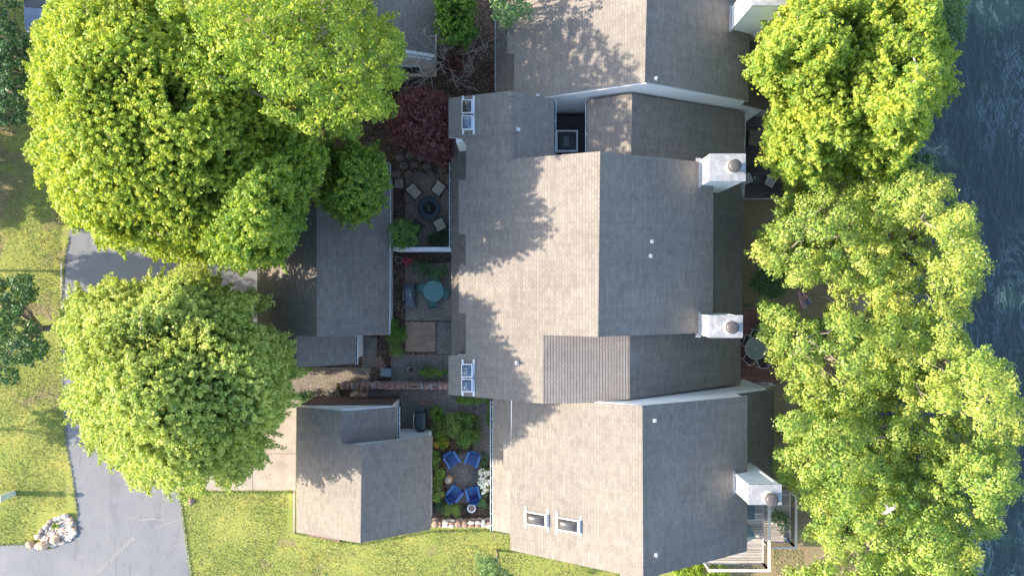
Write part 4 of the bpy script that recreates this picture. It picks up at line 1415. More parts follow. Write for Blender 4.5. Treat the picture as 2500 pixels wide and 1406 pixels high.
def grill_covered():
    c = W(1000, 721, .8)
    root = empty('covered_grill', (c.x, c.y, 0), R(2), "slate grey covered grill standing left of the green glass table", 'grill')
    b = MB(); hx, hy = .29, .66
    pr = [(hx * 1.05, hy * 1.02, 0.02), (hx * 1.05, hy, .55), (hx, hy * .97, .8), (hx * .8, hy * .62, 1.02), (hx * .6, hy * .55, 1.12)]
    vs = []; fs = []
    for (x, y, z) in pr: vs += [(-x, -y, z), (x, -y, z), (x, y, z), (-x, y, z)]
    for k in range(4):
        for i in range(4):
            j = (i + 1) % 4; fs.append((k * 4 + i, k * 4 + j, k * 4 + 4 + j, k * 4 + 4 + i))
    fs.append((16, 17, 18, 19)); fs.append((3, 2, 1, 0))
    b.add(vs, fs); b.build('cover', M['tarp_grey'], root)
    w_ = MB(); w_.box((.07, .0, 1.135), (.02, .16, .004)); w_.box((.045, .07, 1.135), (.05, .02, .004)); w_.build('cover_mark', M['white_metal'], root)
    h = MB(); h.tube([(-hx * 1.15, -.3, .7), (-hx * 1.3, -.3, .7), (-hx * 1.3, .3, .7), (-hx * 1.15, .3, .7)], .015, 6); h.build('handle', M['steel'], root)
grill_covered()

def black_grill():
    c = W(1027, 1026, .9)
    root = empty('black_grill', (c.x, c.y, 0), 0, "black barbecue with a steel handle left of the spiky palm-like plant", 'grill')
    b = MB(); b.box((0, 0, .45), (.5, 1.0, .9), ch=.03); b.build('cabinet', M['black'], root)
    l_ = MB(); l_.add([(-.3, -.52, .92), (.3, -.52, .92), (.3, .52, .92), (-.3, .52, .92), (-.22, -.45, 1.15), (.1, -.45, 1.22), (.1, .45, 1.22), (-.22, .45, 1.15), (.3, -.5, 1.0), (.3, .5, 1.0)],
                       [(0, 1, 8, 5, 4), (3, 7, 6, 9, 2), (0, 4, 7, 3), (4, 5, 6, 7), (5, 8, 9, 6), (1, 2, 9, 8), (3, 2, 1, 0)])
    l_.build('lid', M['bowl'], root)
    h = MB(); h.tube([(-.28, -.4, 1.08), (-.36, -.34, 1.1), (-.38, 0, 1.11), (-.36, .34, 1.1), (-.28, .4, 1.08)], .016, 7); h.build('handle', M['steel'], root)
    for sy in (-1, 1):
        s = MB(); s.box((0, sy * .62, .88), (.4, .2, .03)); s.build('side_shelf', M['black'], root)
black_grill()

def round_table(px, py, r, h, z, glassm, metal, label):
    c = W(px, py, z + h)
    root = empty('round_table', (c.x, c.y, z), R(20), label, 'table')
    t = MB(); t.lathe((0, 0, h - .012), [(r - .02, 0), (r - .02, .008)], 40, cap=True); t.build('tabletop', glassm, root)
    rim = MB(); pts = [(r * math.cos(a * math.pi / 20), r * math.sin(a * math.pi / 20), h) for a in range(41)]
    rim.tube(pts, .016, 6); rim.build('rim', metal, root)
    hub = MB(); hub.lathe((0, 0, h - .03), [(.045, 0), (.045, .05), (.028, .05), (.028, .01)], 14); hub.build('umbrella_ring', metal, root)
    for k in range(4):
        a = k * math.pi / 2
        l_ = MB(); l_.tube([(.04 * math.cos(a), .04 * math.sin(a), h - .03), (r * .92 * math.cos(a), r * .92 * math.sin(a), h - .03), (r * .75 * math.cos(a), r * .75 * math.sin(a), .02)], .016, 6)
        l_.build('leg', metal, root)
    return root
round_table(1058.5, 711, .60, .72, 0, M['glass_green'], M['green_metal'], "round green glass table with green metal chairs on the gravel patio")
round_table(1846.5, 850, .61, .72, .47, M['glass_clear'], M['white_metal'], "round clear glass table with white rim on the reddish deck")

def metal_chair(name, px, py, ang, label, group, z, metal, seatm, s=.44, arms=True):
    c = W(px, py, z + .5)
    root = empty(name, (c.x, c.y, z), ang, label, 'chair', group)
    st = MB(); st.lathe((0, 0, .42), [(s * .52, 0), (s * .56, .02), (s * .52, .05)], 18, sx=1, sy=1.0); st.build('seat', seatm, root)
    bk = MB()
    pts = [(s * .55 * math.cos(t), -s * .5 - .05 * math.sin(t), .45 + .5 * math.sin(t)) for t in [math.pi * i / 12 for i in range(13)]]
    bk.tube(pts, .014, 6)
    bk.build('back_frame', metal, root)
    bp = MB(); n = 8; V = []; F = []
    for i in range(n + 1):
        t = math.pi * (.08 + .84 * i / n)
        V.append((s * .5 * math.cos(t), -s * .5 - .04 * math.sin(t), .45 + .44 * math.sin(t))); V.append((s * .5 * math.cos(t), -s * .5 + .0, .47))
    for i in range(n): F.append((2 * i, 2 * i + 1, 2 * i + 3, 2 * i + 2))
    bp.add(V, F); bp.build('backrest', seatm, root)
    for sx in (-1, 1):
        ar = MB(); ar.tube([(sx * s * .55, -s * .5, .68), (sx * s * .68, -s * .1, .68), (sx * s * .66, s * .45, .66), (sx * s * .62, s * .58, .56), (sx * s * .6, s * .6, .02)], .017, 6)
        ar.build('armrest', metal, root)
        l_ = MB(); l_.tube([(sx * s * .52, -s * .45, .48), (sx * s * .6, -s * .62, .02)], .015, 6); l_.build('leg', metal, root)
    return root
g = 'green metal chairs around the green glass table'
for (x, y, a, lb) in ((1061, 685, 180, "green metal chair on the upper side of the green glass table"), (1031, 703, -115, "green metal chair pushed in on the left of the green glass table"),
                      (1056, 741, 5, "green metal chair on the lower side of the green glass table"), (1085, 716, 80, "green metal chair on the right of the green glass table near the house")):
    metal_chair('garden_chair', x, y, R(a), lb, g, 0, M['green_metal'], M['green_metal'])
g = 'white framed chairs around the clear glass table'
for (x, y, a, lb) in ((1822, 832, -112, "white framed brown chair left of the clear glass table, nearest the south chimney"), (1828, 876, -42, "white framed brown chair at the lower left of the clear glass table"),
                      (1862, 883, 15, "white framed brown chair at the lower right of the clear glass table"), (1845, 818, 165, "white framed chair above the clear glass table beside the leaves")):
    metal_chair('deck_chair', x, y, R(a), lb, g, .47, M['white_metal'], M['brown_cushion'], .5)

def adirondack(px, py, ang, label, cush, seed):
    c = W(px, py, .4)
    root = empty('adirondack_chair', (c.x, c.y, 0), ang, label, 'chair', 'blue slatted garden chairs')
    # faces +y
    sb = MB()
    for i in range(5):
        y = .30 - i * .115; z = .38 - i * .03
        sb.box((0, y, z), (.52, .1, .022), ch=.006)
    sb.build('seat', M['blue'], root)
    bk = MB(); T = Matrix.Translation((0, -.26, .24)) @ Matrix.Rotation(R(24), 4, 'X')
    for i in range(5):
        x = -.22 + i * .11
        bk.box((x, 0, .36 - .03 * abs(i - 2)), (.1, .022, .76 - .06 * abs(i - 2)), M=T, ch=.006)
    bk.build('backrest', M['blue'], root)
    for sx in (-1, 1):
        a = MB(); a.box((sx * .34, .0, .57), (.13, .72, .025), ch=.01); a.build('armrest', M['blue_pale'], root)
        f = MB(); f.box((sx * .29, .32, .28), (.03, .1, .56)); f.build('leg', M['blue'], root)
        b = MB(); b.box((sx * .28, -.30, .24), (.03, .09, .66)); b.build('leg', M['blue'], root)
    if cush:
        q = MB(); q.box((0, 0, .0), (.46, .1, .44), M=Matrix.Translation((0, -.25, .62)) @ Matrix.Rotation(R(24), 4, 'X'), ch=.04); q.build('cushion', M['navy'], root)
adirondack(1104, 1121, R(-148), "bright blue slatted chair at the upper left of the gravel circle", False, 1)
adirondack(1154, 1120, R(160), "bright blue slatted chair at the upper right of the gravel circle", False, 2)
adirondack(1111, 1203, R(-40), "blue slatted chair with a navy cushion at the lower left of the gravel circle", True, 3)
adirondack(1155, 1203, R(14), "blue slatted chair with a navy cushion at the lower right, above the white pot", True, 4)

def pot(name, px, py, r, h, mat, label, inner=None, cat='pot'):
    c = W(px, py, h)
    root = empty(name, (c.x, c.y, 0), 0, label, cat)
    b = MB(); b.lathe((0, 0, 0), [(r * .62, 0), (r * .85, h * .35), (r * .95, h * .8), (r, h * .93), (r, h), (r * .82, h), (r * .78, h * .86)], 26); b.build('vessel', mat, root)
    s = MB(); s.lathe((0, 0, h * .84), [(r * .78, 0), (r * .74, .02), (0, .03)], 20); s.build('soil', inner or M['mulch'], root)
    return root
pot('ceramic_pot', 1151, 1241, .24, .55, M['white_pot'], "white round ceramic pot below the lower blue chairs", M['stone_red'])
pot('garden_pot', 973, 635, .22, .4, M['pot_grey'], "grey round pot beside the garage wall under the white wall", M['mulch'])
pot('garden_urn', 1003, 903, .20, .5, M['pot_grey'], "small grey-brown urn at the left end of the green hedge", M['mulch'])
pot('dark_pot', 1112, 1044, .14, .35, M['black'], "small black pot in the middle of the big mixed garden bed")
def drum():
    c = W(1094, 1172, .45)
    root = empty('garden_stool', (c.x, c.y, 0), 0, "tan drum-shaped stool left of the gravel circle", 'stool')
    b = MB(); b.lathe((0, 0, 0), [(.17, 0), (.23, .1), (.245, .24), (.22, .40), (.18, .46), (.17, .47)], 24); b.build('drum', M['terracotta'], root)
    k = MB(); k.lathe((0, 0, .47), [(.15, 0), (.14, .012), (.03, .014), (.025, .03), (0, .03)], 20); k.build('top', M['cushion'], root)
drum()

def storage_box():
    c = W(942, 909, .5)
    root = empty('storage_box', (c.x, c.y, 0), R(-5), "blue-grey lidded plastic storage box beside the stone wall", 'storage box')
    b = MB(); b.box((0, 0, .22), (.56, .42, .44), ch=.02); b.build('body', M['box_blue'], root)
    l_ = MB(); l_.box((0, 0, .475), (.62, .48, .06), ch=.02); l_.box((0, 0, .515), (.46, .32, .02), ch=.008); l_.build('lid', M['box_blue'], root)
storage_box()
def broom():
    a, b = W(893, 905, .3), W(903, 928, .3)
    root = empty('rake', (a.x, a.y, 0), 0, "small hand rake with a pale handle lying by the stone wall", 'rake')
    h = MB(); h.tube([(0, 0, .3), tuple(b - a + Vector((0, 0, .05)))], .017, 6); h.build('handle', M['wood_pale'], root)
    t = MB()
    for i in range(9):
        x = -.14 + i * .035
        t.tube([(0, 0, .3), (x, .12 + .02 * abs(i - 4), .25), (x * 1.2, .18, .16)], .007, 4)
    t.build('tines', M['log'], root)
broom()

# north deck furniture
def lounger(px, py, label):
    c = W(px, py, .9)
    root = empty('deck_lounger', (c.x, c.y, .5), 0, label, 'lounger', 'taupe loungers on the dark deck')
    f = MB(); f.box((0, 0, .3), (1.15, .5, .05)); 
    f.build('frame', M['wicker'], root)
    for sx in (-1, 1):
        for sy in (-1, 1):
            l_ = MB(); l_.box((sx * .5, sy * .2, .14), (.05, .05, .28)); l_.build('leg', M['wicker'], root)
    q = MB(); q.box((.05, 0, .38), (1.05, .46, .1), ch=.035); q.build('mattress', M['taupe'], root)
lounger(1850, 329, "taupe cushioned lounger at the upper edge of the dark deck"); lounger(1848, 345, "wider taupe cushioned lounger just below the other one on the dark deck")
cushion_chair('deck_armchair', 1878, 445, R(-118), "grey cushioned armchair near the right edge of the dark deck", 'grey armchairs on the dark deck', .5, M['wicker'], M['cushion_grey'], .6)
cushion_chair('deck_armchair', 1815, 440, R(110), "grey armchair mostly tucked under the roof edge of the dark deck", 'grey armchairs on the dark deck', .5, M['wicker'], M['cushion_grey'], .6)
def side_table():
    c = W(1844, 437, 1.0)
    root = empty('side_table', (c.x, c.y, .5), 0, "small round dark side table with a pale bowl between the grey armchairs", 'table')
    t = MB(); t.lathe((0, 0, .46), [(.24, 0), (.25, .02), (.24, .03)], 24); t.build('tabletop', M['tarp_grey'], root)
    l_ = MB(); l_.lathe((0, 0, 0), [(.14, 0), (.03, .04), (.03, .45)], 12); l_.build('leg', M['black'], root)
side_table()
bw = MB(); bw.lathe((0, 0, 0), [(.04, 0), (.09, .05), (.10, .08), (.08, .07), (.0, .03)], 16)
c = W(1841, 435, 1.05); o = bw.build('bowl', M['cushion'], loc=(c.x, c.y, .995)); tag(o, "pale little bowl on the round side table of the dark deck", 'bowl')
# cloth with blue on the railing
def cloth():
    c = W(1908, 400, 1.4)
    mb = MB(); V = []; F = []
    for i in range(9):
        for j in range(5):
            V.append((.10 * math.sin(j * 1.3 + i) * .3 + (j - 2) * .09, (i - 4) * .11, .12 - .05 * (j - 2) ** 2 + .02 * math.sin(i * 2.1)))
    for i in range(8):
        for j in range(4): F.append((i * 5 + j, i * 5 + j + 1, (i + 1) * 5 + j + 1, (i + 1) * 5 + j))
    mb.add(V, F, 0, None, True)
    o = mb.build('draped_cloth', M['towel'], loc=(c.x, c.y, 1.42)); o.data.materials.append(M['flag_white'])
    for p in o.data.polygons:
        if random.random() < .4: p.material_index = 1
    s = o.modifiers.new('thick', 'SOLIDIFY'); s.thickness = .012
    tag(o, "violet-blue and white cloth draped over the dark deck's railing", 'cloth')
cloth()

def flag():
    # cloth sheet hanging on an angled pole, stripes + starred canton
    base = W(1992, 726, 1.0)
    root = empty('flag', (base.x, base.y, 0), 0, "striped red and white flag with a starred blue corner hanging among the trees", 'flag')
    top = Vector((0, 0, 3.2))
    p = MB(); p.tube([(0.3, .1, 0), (.1, .0, 2.2), (-.15, -.25, 3.4)], .025, 8); p.build('pole', M['white_metal'], root)
    NX, NY = 26, 26
    def cloth_pt(u, v):   # u along the stripes (0 = hoist), v across
        # px corners: stripes run from upper-left to lower-right
        A = Vector((1979, 738)); B = Vector((1962, 710))        # canton end (v = 0..1 across) -> far end
        h0 = Vector((1984, 737)); h1 = Vector((1962, 757))      # hoist edge
        f0 = Vector((1963, 709)); f1 = Vector((1946, 714))      # fly edge
        mid_ = Vector((1954, 734))
        a = h0.lerp(h1, v); b = f0.lerp(f1, v)
        q = a.lerp(b, u)
        q = q + Vector((-3 * math.sin(u * math.pi) * v, 2.5 * math.sin(u * 5) * v))
        z = 2.6 + .12 * math.sin(v * 9 + u * 2) + .3 * (1 - u) - .25 * v
        return W(q.x, q.y, z)
    parts = {}
    for st in range(13):
        mb = MB(); V = []; F = []
        for i in range(NX + 1):
            for j in range(3):
                u = i / NX; v = (st + j / 2) / 13
                V.append(cloth_pt(u, v))
        for i in range(NX):
            for j in range(2):
                u = i / NX; v = (st + j / 2) / 13
                if u < .4 and st < 7: continue
                F.append((i * 3 + j, i * 3 + j + 1, (i + 1) * 3 + j + 1, (i + 1) * 3 + j))
        mb.add(V, F, 0, None, True)
        parts.setdefault(st % 2, []).append(mb)
    for key, nm, mt in ((0, 'red_stripes', M['flag_red']), (1, 'white_stripes', M['flag_white'])):
        mm = MB()
        for m_ in parts[key]: mm.add(m_.v, m_.f, 0, None, True)
        world_part(mm, nm, mt, root)
    cn = MB(); V = []; F = []
    for i in range(9):
        for j in range(9): V.append(cloth_pt(.4 * i / 8, 7 / 13 * j / 8))
    for i in range(8):
        for j in range(8): F.append((i * 9 + j, i * 9 + j + 1, (i + 1) * 9 + j + 1, (i + 1) * 9 + j))
    cn.add(V, F, 0, None, True)
    ca = world_part(cn, 'canton', M['flag_blue'], root)
    stm = MB()
    for r_ in range(9):
        for k in range(6 if r_ % 2 == 0 else 5):
            v = 7 / 13 * (r_ + .7) / 9.4; u = .4 * ((k + (.5 if r_ % 2 == 0 else 1.0)) / 6.2)
            c = cloth_pt(u, v) + Vector((0, 0, .006))
            pts = []
            for i in range(10):
                rr_ = .024 if i % 2 == 0 else .010
                pts.append(c + Vector((rr_ * math.cos(i * math.pi / 5), rr_ * math.sin(i * math.pi / 5), 0)))
            stm.add(pts, [tuple(range(10))])
    off = Vector(root.location)
    stm.v = [v - off for v in stm.v]
    stm.build('stars', M['flag_white'], ca)
flag()

# items on the grey decks
def flat_bench(px, py, w_, d_, h, z, rz, mat, name, label):
    c = W(px, py, z + h)
    root = empty(name, (c.x, c.y, z), rz, label, 'bench')
    t = MB(); t.box((0, 0, h), (w_, d_, .05), ch=.012); t.build('seat', mat, root)
    for sx in (-1, 1):
        for sy in (-1, 1):
            l_ = MB(); l_.box((sx * (w_ / 2 - .06), sy * (d_ / 2 - .06), h / 2), (.05, .05, h - .03)); l_.build('leg', mat, root)
flat_bench(1832, 1250, .42, .75, .42, 3.0, 0, M['tarp_grey'], 'bench', "blue-grey narrow bench on the upper grey deck near the chimney")
flat_bench(1827, 1303, .55, .7, .42, 3.0, R(28), M['tarp_grey'], 'bench', "blue-grey slanted bench half under the eave of the upper grey deck")
def toy():
    c = W(1922, 1316, .8)
    root = empty('garden_hose', (c.x, c.y, .6), 0, "white and blue hose nozzle lying in the corner of the lower deck", 'hose')
    b = MB(); b.tube([(-.22, .12, .06), (-.1, .05, .08), (.02, -.02, .07)], [.05, .06, .04], 8); b.build('nozzle', M['white_metal'], root)
    d = MB(); d.tube([(.02, -.02, .07), (.1, -.1, .06), (.2, -.14, .05)], [.035, .05, .04], 8); d.build('connector', M['blue_pale'], root)
toy()
def log_pile():
    c = W(1866, 937, .6)
    root = empty('log_pile', (c.x, c.y, .45), 0, "heap of grey-brown logs and sticks at the lower end of the reddish deck", 'log pile')
    for i in range(16):
        l_ = MB(); a = random.uniform(-.6, .6); L = random.uniform(.3, .7); x = random.uniform(-.55, .55); z = random.uniform(.05, .32)
        y = random.uniform(-.14, .14)
        l_.tube([(x - L / 2 * math.cos(a), y - L / 2 * math.sin(a) * .5, z), (x + L / 2 * math.cos(a), y + L / 2 * math.sin(a) * .5, z + random.uniform(-.03, .06))], random.uniform(.03, .06), 7)
        l_.build('log', M['log'], root)
log_pile()

# ------------------------------------------------------------ driveway side things
def rockbed():
    sheet("pebble_bed", [(96, 1315), (100, 1290), (120, 1270), (150, 1258), (180, 1262), (187, 1280), (186, 1305), (170, 1322), (130, 1335), (104, 1330)], .03, M['pebbles'])
    rr = random.Random(3)
    def rk(px, py, rx, ry, rz_, mat, label):
        c = W(px, py, 0)
        mb = MB(); mb.rock((0, 0, rz_ * .45), (rx, ry, rz_), rr.randint(0, 999), 0, n1=9, n2=6)
        o = mb.build('boulder', mat, loc=(c.x, c.y, 0))
        tag(o, label, 'boulder', 'stones of the rock bed')
    rk(78, 1326, .26, .22, .26, M['stone_tan'], "orange-tan boulder at the leftmost end of the rock bed")
    rk(106, 1329, .38, .24, .28, M['stone_tan'], "biggest pale tan boulder at the bottom of the rock bed")
    rk(138, 1315, .30, .24, .26, M['stone_tan'], "brown rugged boulder inside the rock bed near its bottom")
    rk(162, 1258, .24, .16, .22, M['stone_pale'], "white angular boulder at the top of the rock bed")
    ORD = ['first', 'second', 'third', 'fourth', 'fifth', 'sixth', 'seventh', 'eighth']
    def ring_label(i):
        if i < 8: return "small %s stone on the lawn side rim, counted down from the white angular boulder" % ORD[i]
        if i < 16: return "small %s stone on the driveway side rim, counted down from the white angular boulder" % ORD[i - 8]
        return "small stone between the biggest tan boulder and the brown rugged boulder"
    ring = [(147, 1262), (137, 1266), (127, 1270), (120, 1279), (112, 1285), (104, 1293), (100, 1303), (92, 1309), (174, 1265), (181, 1274), (176, 1284), (183, 1289), (184, 1299), (178, 1307), (168, 1313), (158, 1320), (120, 1320)]
    for i, (x, y) in enumerate(ring):
        rk(x, y, rr.uniform(.12, .2), rr.uniform(.1, .16), rr.uniform(.10, .18), rr.choice((M['stone_pale'], M['stone_pale'], M['stone_tan'], M['stone_grey'])),
           ring_label(i))
    for i in range(60):
        pass
    mb = MB()
    for i in range(220):
        x, y = rr.uniform(104, 182), rr.uniform(1266, 1326)
        if ((x - 144) / 42) ** 2 + ((y - 1296) / 32) ** 2 > 1: continue
        c = W(x, y, 0); q = rr.uniform(.03, .07)
        mb.rock((c.x, c.y, .05), (q, q * rr.uniform(.7, 1), q * .8), rr.randint(0, 999), rr.choice((0, 0, 1, 2)), n1=6, n2=4)
    o = mb.build('pebbles', [M['stone_pale'], M['stone_tan'], M['stone_grey']]); o['kind'] = 'stuff'; o['label'] = "loose pale pebbles filling the rock bed"
rockbed()
spiky('grass_tuft', 136, 1283, 12, .3, M['leaf_lime'], "small lime green tuft growing in the pebble bed", nblade=50, width=.015)

def lamp_post():
    c = W(33, 1203, 0)
    root = empty('lamp_post', (c.x, c.y, 0), 0, "pale green-grey pillar lamp post on the lawn at the left edge", 'lamp post')
    b = MB(); b.box((0, 0, .6), (.30, .30, 1.2), ch=.02); b.box((0, 0, 1.23), (.38, .38, .06), ch=.01); b.build('pillar', M['post'], root)
    n = MB(); n.tube([(0, 0, 1.26), (0, 0, 1.5)], .03, 8); n.build('stem', M['iron'], root)
    l_ = MB(); l_.lathe((0, 0, 1.5), [(.07, 0), (.1, .02), (.12, .22), (.15, .24), (.03, .34), (0, .36)], 8, smooth=False); l_.build('lantern', M['iron'], root)
lamp_post()
def turtle():
    c = W(467, 1223, 0)
    root = empty('garden_ornament', (c.x, c.y, 0), R(30), "small brown turtle-shaped stone ornament at the lawn corner by the driveway", 'ornament')
    b = MB(); b.lathe((0, 0, .03), [(.16, 0), (.17, .04), (.13, .11), (.06, .15), (0, .16)], 16, sx=1.1); b.build('shell', M['stone_red'], root)
    h = MB(); h.lathe((.2, 0, .05), [(.0, -.03), (.05, 0), (.05, .04), (0, .07)], 10); h.build('head', M['stone_grey'], root)
    for sx in (-1, 1):
        for sy in (-1, 1):
            l_ = MB(); l_.tube([(sx * .1, sy * .1, .05), (sx * .17, sy * .17, .02)], .03, 6); l_.build('foot', M['stone_grey'], root)
turtle()

def car():
    c = W(94, -22, 1.0)
    root = empty('parked_car', (c.x, c.y, 0), R(-4), "blue-grey parked car cut off by the top left edge", 'car')
    L, Wd = 4.5, 1.8
    b = MB()
    # body from stations along y (front = -y, toward the picture)
    st = [(-2.25, .82, .35, .62), (-2.1, .88, .25, .78), (-1.4, .9, .22, .92), (-.9, .9, .22, .98), (1.6, .9, .22, 1.0), (2.1, .88, .25, .9), (2.25, .8, .35, .7)]
    V = []; F = []
    for (y, hw, z0, z1) in st:
        V += [(-hw, y, z0), (-hw, y, z0 + (z1 - z0) * .7), (-hw * .86, y, z1), (hw * .86, y, z1), (hw, y, z0 + (z1 - z0) * .7), (hw, y, z0)]
    for k in range(len(st) - 1):
        for i in range(6):
            j = (i + 1) % 6; F.append((k * 6 + i, k * 6 + j, k * 6 + 6 + j, k * 6 + 6 + i))
    F.append(tuple(range(6))); F.append(tuple(range(len(V) - 1, len(V) - 7, -1)))
    b.add(V, F); b.build('body', M['car_paint'], root)
    cab = MB(); cab.add([(-.74, -1.0, .96), (.74, -1.0, .96), (.76, 1.7, .98), (-.76, 1.7, .98), (-.58, -.3, 1.42), (.58, -.3, 1.42), (.6, 1.1, 1.42), (-.6, 1.1, 1.42)],
                        [(0, 1, 5, 4), (1, 2, 6, 5), (2, 3, 7, 6), (3, 0, 4, 7)], 1)
    cab.add([(-.58, -.3, 1.425), (.58, -.3, 1.425), (.6, 1.1, 1.425), (-.6, 1.1, 1.425)], [(0, 1, 2, 3)], 0)
    cab.build('cabin', [M['car_paint'], M['window']], root)
    for sx in (-1, 1):
        for y in (-1.35, 1.35):
            w_ = MB(); T = Matrix.Translation((sx * .8, y, .33)) @ Matrix.Rotation(R(90), 4, 'Y')
            w_.lathe((0, 0, -.11), [(.2, 0), (.33, .0), (.33, .22), (.2, .22)], 20, M=T); w_.build('wheel', M['black'], root)
        h = MB(); h.box((sx * .6, -2.2, .62), (.3, .08, .12), ch=.02); h.build('headlight', M['white_metal'], root)
car()

def bird():
    SC = .60
    c = W(2170, 1244, 15.5)
    root = empty('gull', c, R(31), "white bird with grey-brown wing tips gliding above the lakeside trees", 'bird')
    # wings along local x, head toward -y(lower right in picture)
    mb = MB(); V = []; F = []
    n = 14
    body = [(-.27, .0), (-.2, .035), (-.1, .06), (.02, .07), (.12, .055), (.19, .035), (.25, .03), (.29, .0)]
    segs = 10
    for (y, r) in body:
        for i in range(segs):
            a = 2 * math.pi * i / segs
            V.append((r * math.cos(a), -y, r * .8 * math.sin(a)))
    for k in range(len(body) - 1):
        for i in range(segs):
            j = (i + 1) % segs; F.append((k * segs + i, k * segs + j, (k + 1) * segs + j, (k + 1) * segs + i))
    mb.add(V, F, 0, None, True)
    def wing(sx):
        st = [(0.03, .09, -.09, .02), (.12, .09, -.10, .05), (.22, .11, -.08, .07), (.32, .08, -.06, .06), (.42, .02, -.06, .04), (.50, -.06, -.09, .02), (.54, -.11, -.115, .01)]
        V = []; F = []
        st = [(x, f * -1, b * -1, z) for (x, f, b, z) in st]
        for (x, f, b, z) in st: V += [(sx * x, f, z + .008), (sx * x, b, z), (sx * x, f, z - .006), (sx * x, b, z - .004)]
        for k in range(len(st) - 1):
            o = k * 4
            mb.add([V[o], V[o + 1], V[o + 5], V[o + 4]], [(0, 1, 2, 3)], 1 if k >= 3 else 0)
            mb.add([V[o + 2], V[o + 6], V[o + 7], V[o + 3]], [(0, 1, 2, 3)], 0)
    wing(1); wing(-1)
    # tail fan
    mb.add([(-.03, .2, .0), (.03, .2, .0), (.09, .36, 0), (0, .38, .005), (-.09, .36, 0)], [(0, 1, 2, 3, 4)], 1)
    mb.build('body', [M['feather'], M['feather_grey']], root)
    bk = MB(); bk.tube([(0, -.28, 0), (0, -.34, -.01)], [.012, .003], 6); bk.build('beak', M['stone_tan'], root)
    root.scale = (SC, SC, SC)
bird()

# ------------------------------------------------------------ courtyard plants
bush('hedge', 965, 826, 23, .8, M['leaf_green'], "low oval green hedge along the garage corner", per=1300, lsize=.07, rpy=47, tintmid=.35)
bush('hedge', 1058, 909, 36, .6, M['leaf_green'], "flat green hedge right of the small urn", per=1300, lsize=.07, rpy=13, tintmid=.4)
bush('hedge', 1152, 977, 44, .6, M['leaf_green'], "green shrub strip peeking out below the pair of skylights", per=1300, lsize=.07, rpy=10, tintmid=.6)
bush('hedge', 1195, 1010, 8, .8, M['leaf_green'], "narrow dark green shrub under the gutter of the south townhouse", per=1300, lsize=.07, rpy=38, tintmid=.2)
bush('climbing_shrub', 1030, 652, 30, .8, M['leaf_dark'], "loose dark shrub at the top of the dining courtyard", per=700, lsize=.08, rpy=18)
bush('climbing_shrub', 1066, 660, 26, .9, M['leaf_dark'], "wispy green shrub just above the green glass table", per=500, lsize=.09, rpy=22, tintmid=.7)
bush('ground_cover', 1075, 582, 30, .35, M['leaf_dark'], "low dark ivy patch inside the corner of the white wall", per=1100, lsize=.08, rpy=16, cat='ivy')
bush('flowering_plant', 998, 640, 11, .4, M['leaf_dark'], "small plant with bright pink blooms beside the grey pot", per=700, lsize=.07, flowers=(M['flower_pink'], 26, .045, 'blooms'), cat='plant')
spiky('palm_plant', 1068, 1008, 27, .8, M['leaf_conifer'], "spiky palm-like plant with radiating leaves beside the black barbecue", nblade=110, width=.022, tintmid=.75)
bush('round_shrub', 1070, 1048, 20, .75, M['leaf_green'], "clipped round shrub right below the palm-like plant", per=1800, lsize=.05, tintmid=.25, lump=.25)
bush('round_shrub', 1103, 1245, 20, .8, M['leaf_green'], "clipped bright green ball shrub left of the white pot", per=1900, lsize=.05, tintmid=.6, lump=.25)
bush('garden_bed_shrub', 1112, 1035, 26, .7, M['leaf_pale'], "silvery spiky shrub forming the left half of the large garden bed", per=900, lsize=.12, rpy=28, tintmid=.2)
bush('garden_bed_shrub', 1144, 1052, 28, .9, M['leaf_green'], "leafy dark green shrub with orange flowers in the right half of the garden bed", per=1100, lsize=.09, rpy=42, tintmid=.35, flowers=(M['flower_orange'], 5, .04, 'blooms'))
bush('lime_shrub', 1080, 1082, 17, .8, M['leaf_lime'], "lime yellow shrub at the garage corner above the blue chairs", per=900, lsize=.09, rpy=14, flowers=(M['flower_orange'], 3, .05, 'blooms'))
bush('border_shrub', 1064, 1125, 9, .7, M['leaf_green'], "small green shrub by the garage wall left of the upper left blue chair", per=1000, lsize=.08, rpy=26, tintmid=.3)
bush('border_shrub', 1072, 1165, 13, .7, M['leaf_green'], "brownish green border shrub left of the tan stool", per=900, lsize=.09, rpy=20, tintmid=.7)
bush('border_shrub', 1070, 1205, 14, .8, M['leaf_pale'], "pale green shrub left of the lower left blue chair", per=900, lsize=.10, rpy=22, tintmid=.1)
bush('border_shrub', 1075, 1238, 11, .5, M['leaf_dark'], "dark low shrub left of the bright green ball shrub", per=900, lsize=.08, rpy=14)
bush('border_shrub', 1180, 1222, 14, .6, M['leaf_dark'], "dark feathery shrub right of the white pot under the gutter", per=900, lsize=.10, rpy=20, tintmid=.8)
bush('border_shrub', 1180, 1122, 15, .6, M['leaf_dark'], "dark sparse shrub above the white blossoms", per=700, lsize=.08, rpy=14, tintmid=.6)
bush('hydrangea', 1184, 1170, 14, .8, M['leaf_lime'], "white blossoming hydrangea under the gutter right of the blue chairs", per=800, lsize=.09, rpy=33, flowers=(M['flower_white'], 75, .07, 'blossoms'))
bush('shrub', 1712, 1398, 75, 1.0, M['leaf_lime'], "long bright yellow-green shrub below the upper deck at the bottom edge", per=700, lsize=.12, rpy=18, tintmid=.5)
bush('shrub', 248, 1275, 0.1, .1, M['leaf_dark'], "x") if False else None
bush('undergrowth', 1945, 450, 40, 1.2, M['leaf_green'], "dim green shrub beyond the dark deck between the crowns", per=600, lsize=.12, rpy=22, tintmid=.5)
bush('undergrowth', 1886, 690, 42, 1.4, M['leaf_dark'], "dark green bush on the bare ground between the two decks", per=600, lsize=.13, rpy=38, tintmid=.6)
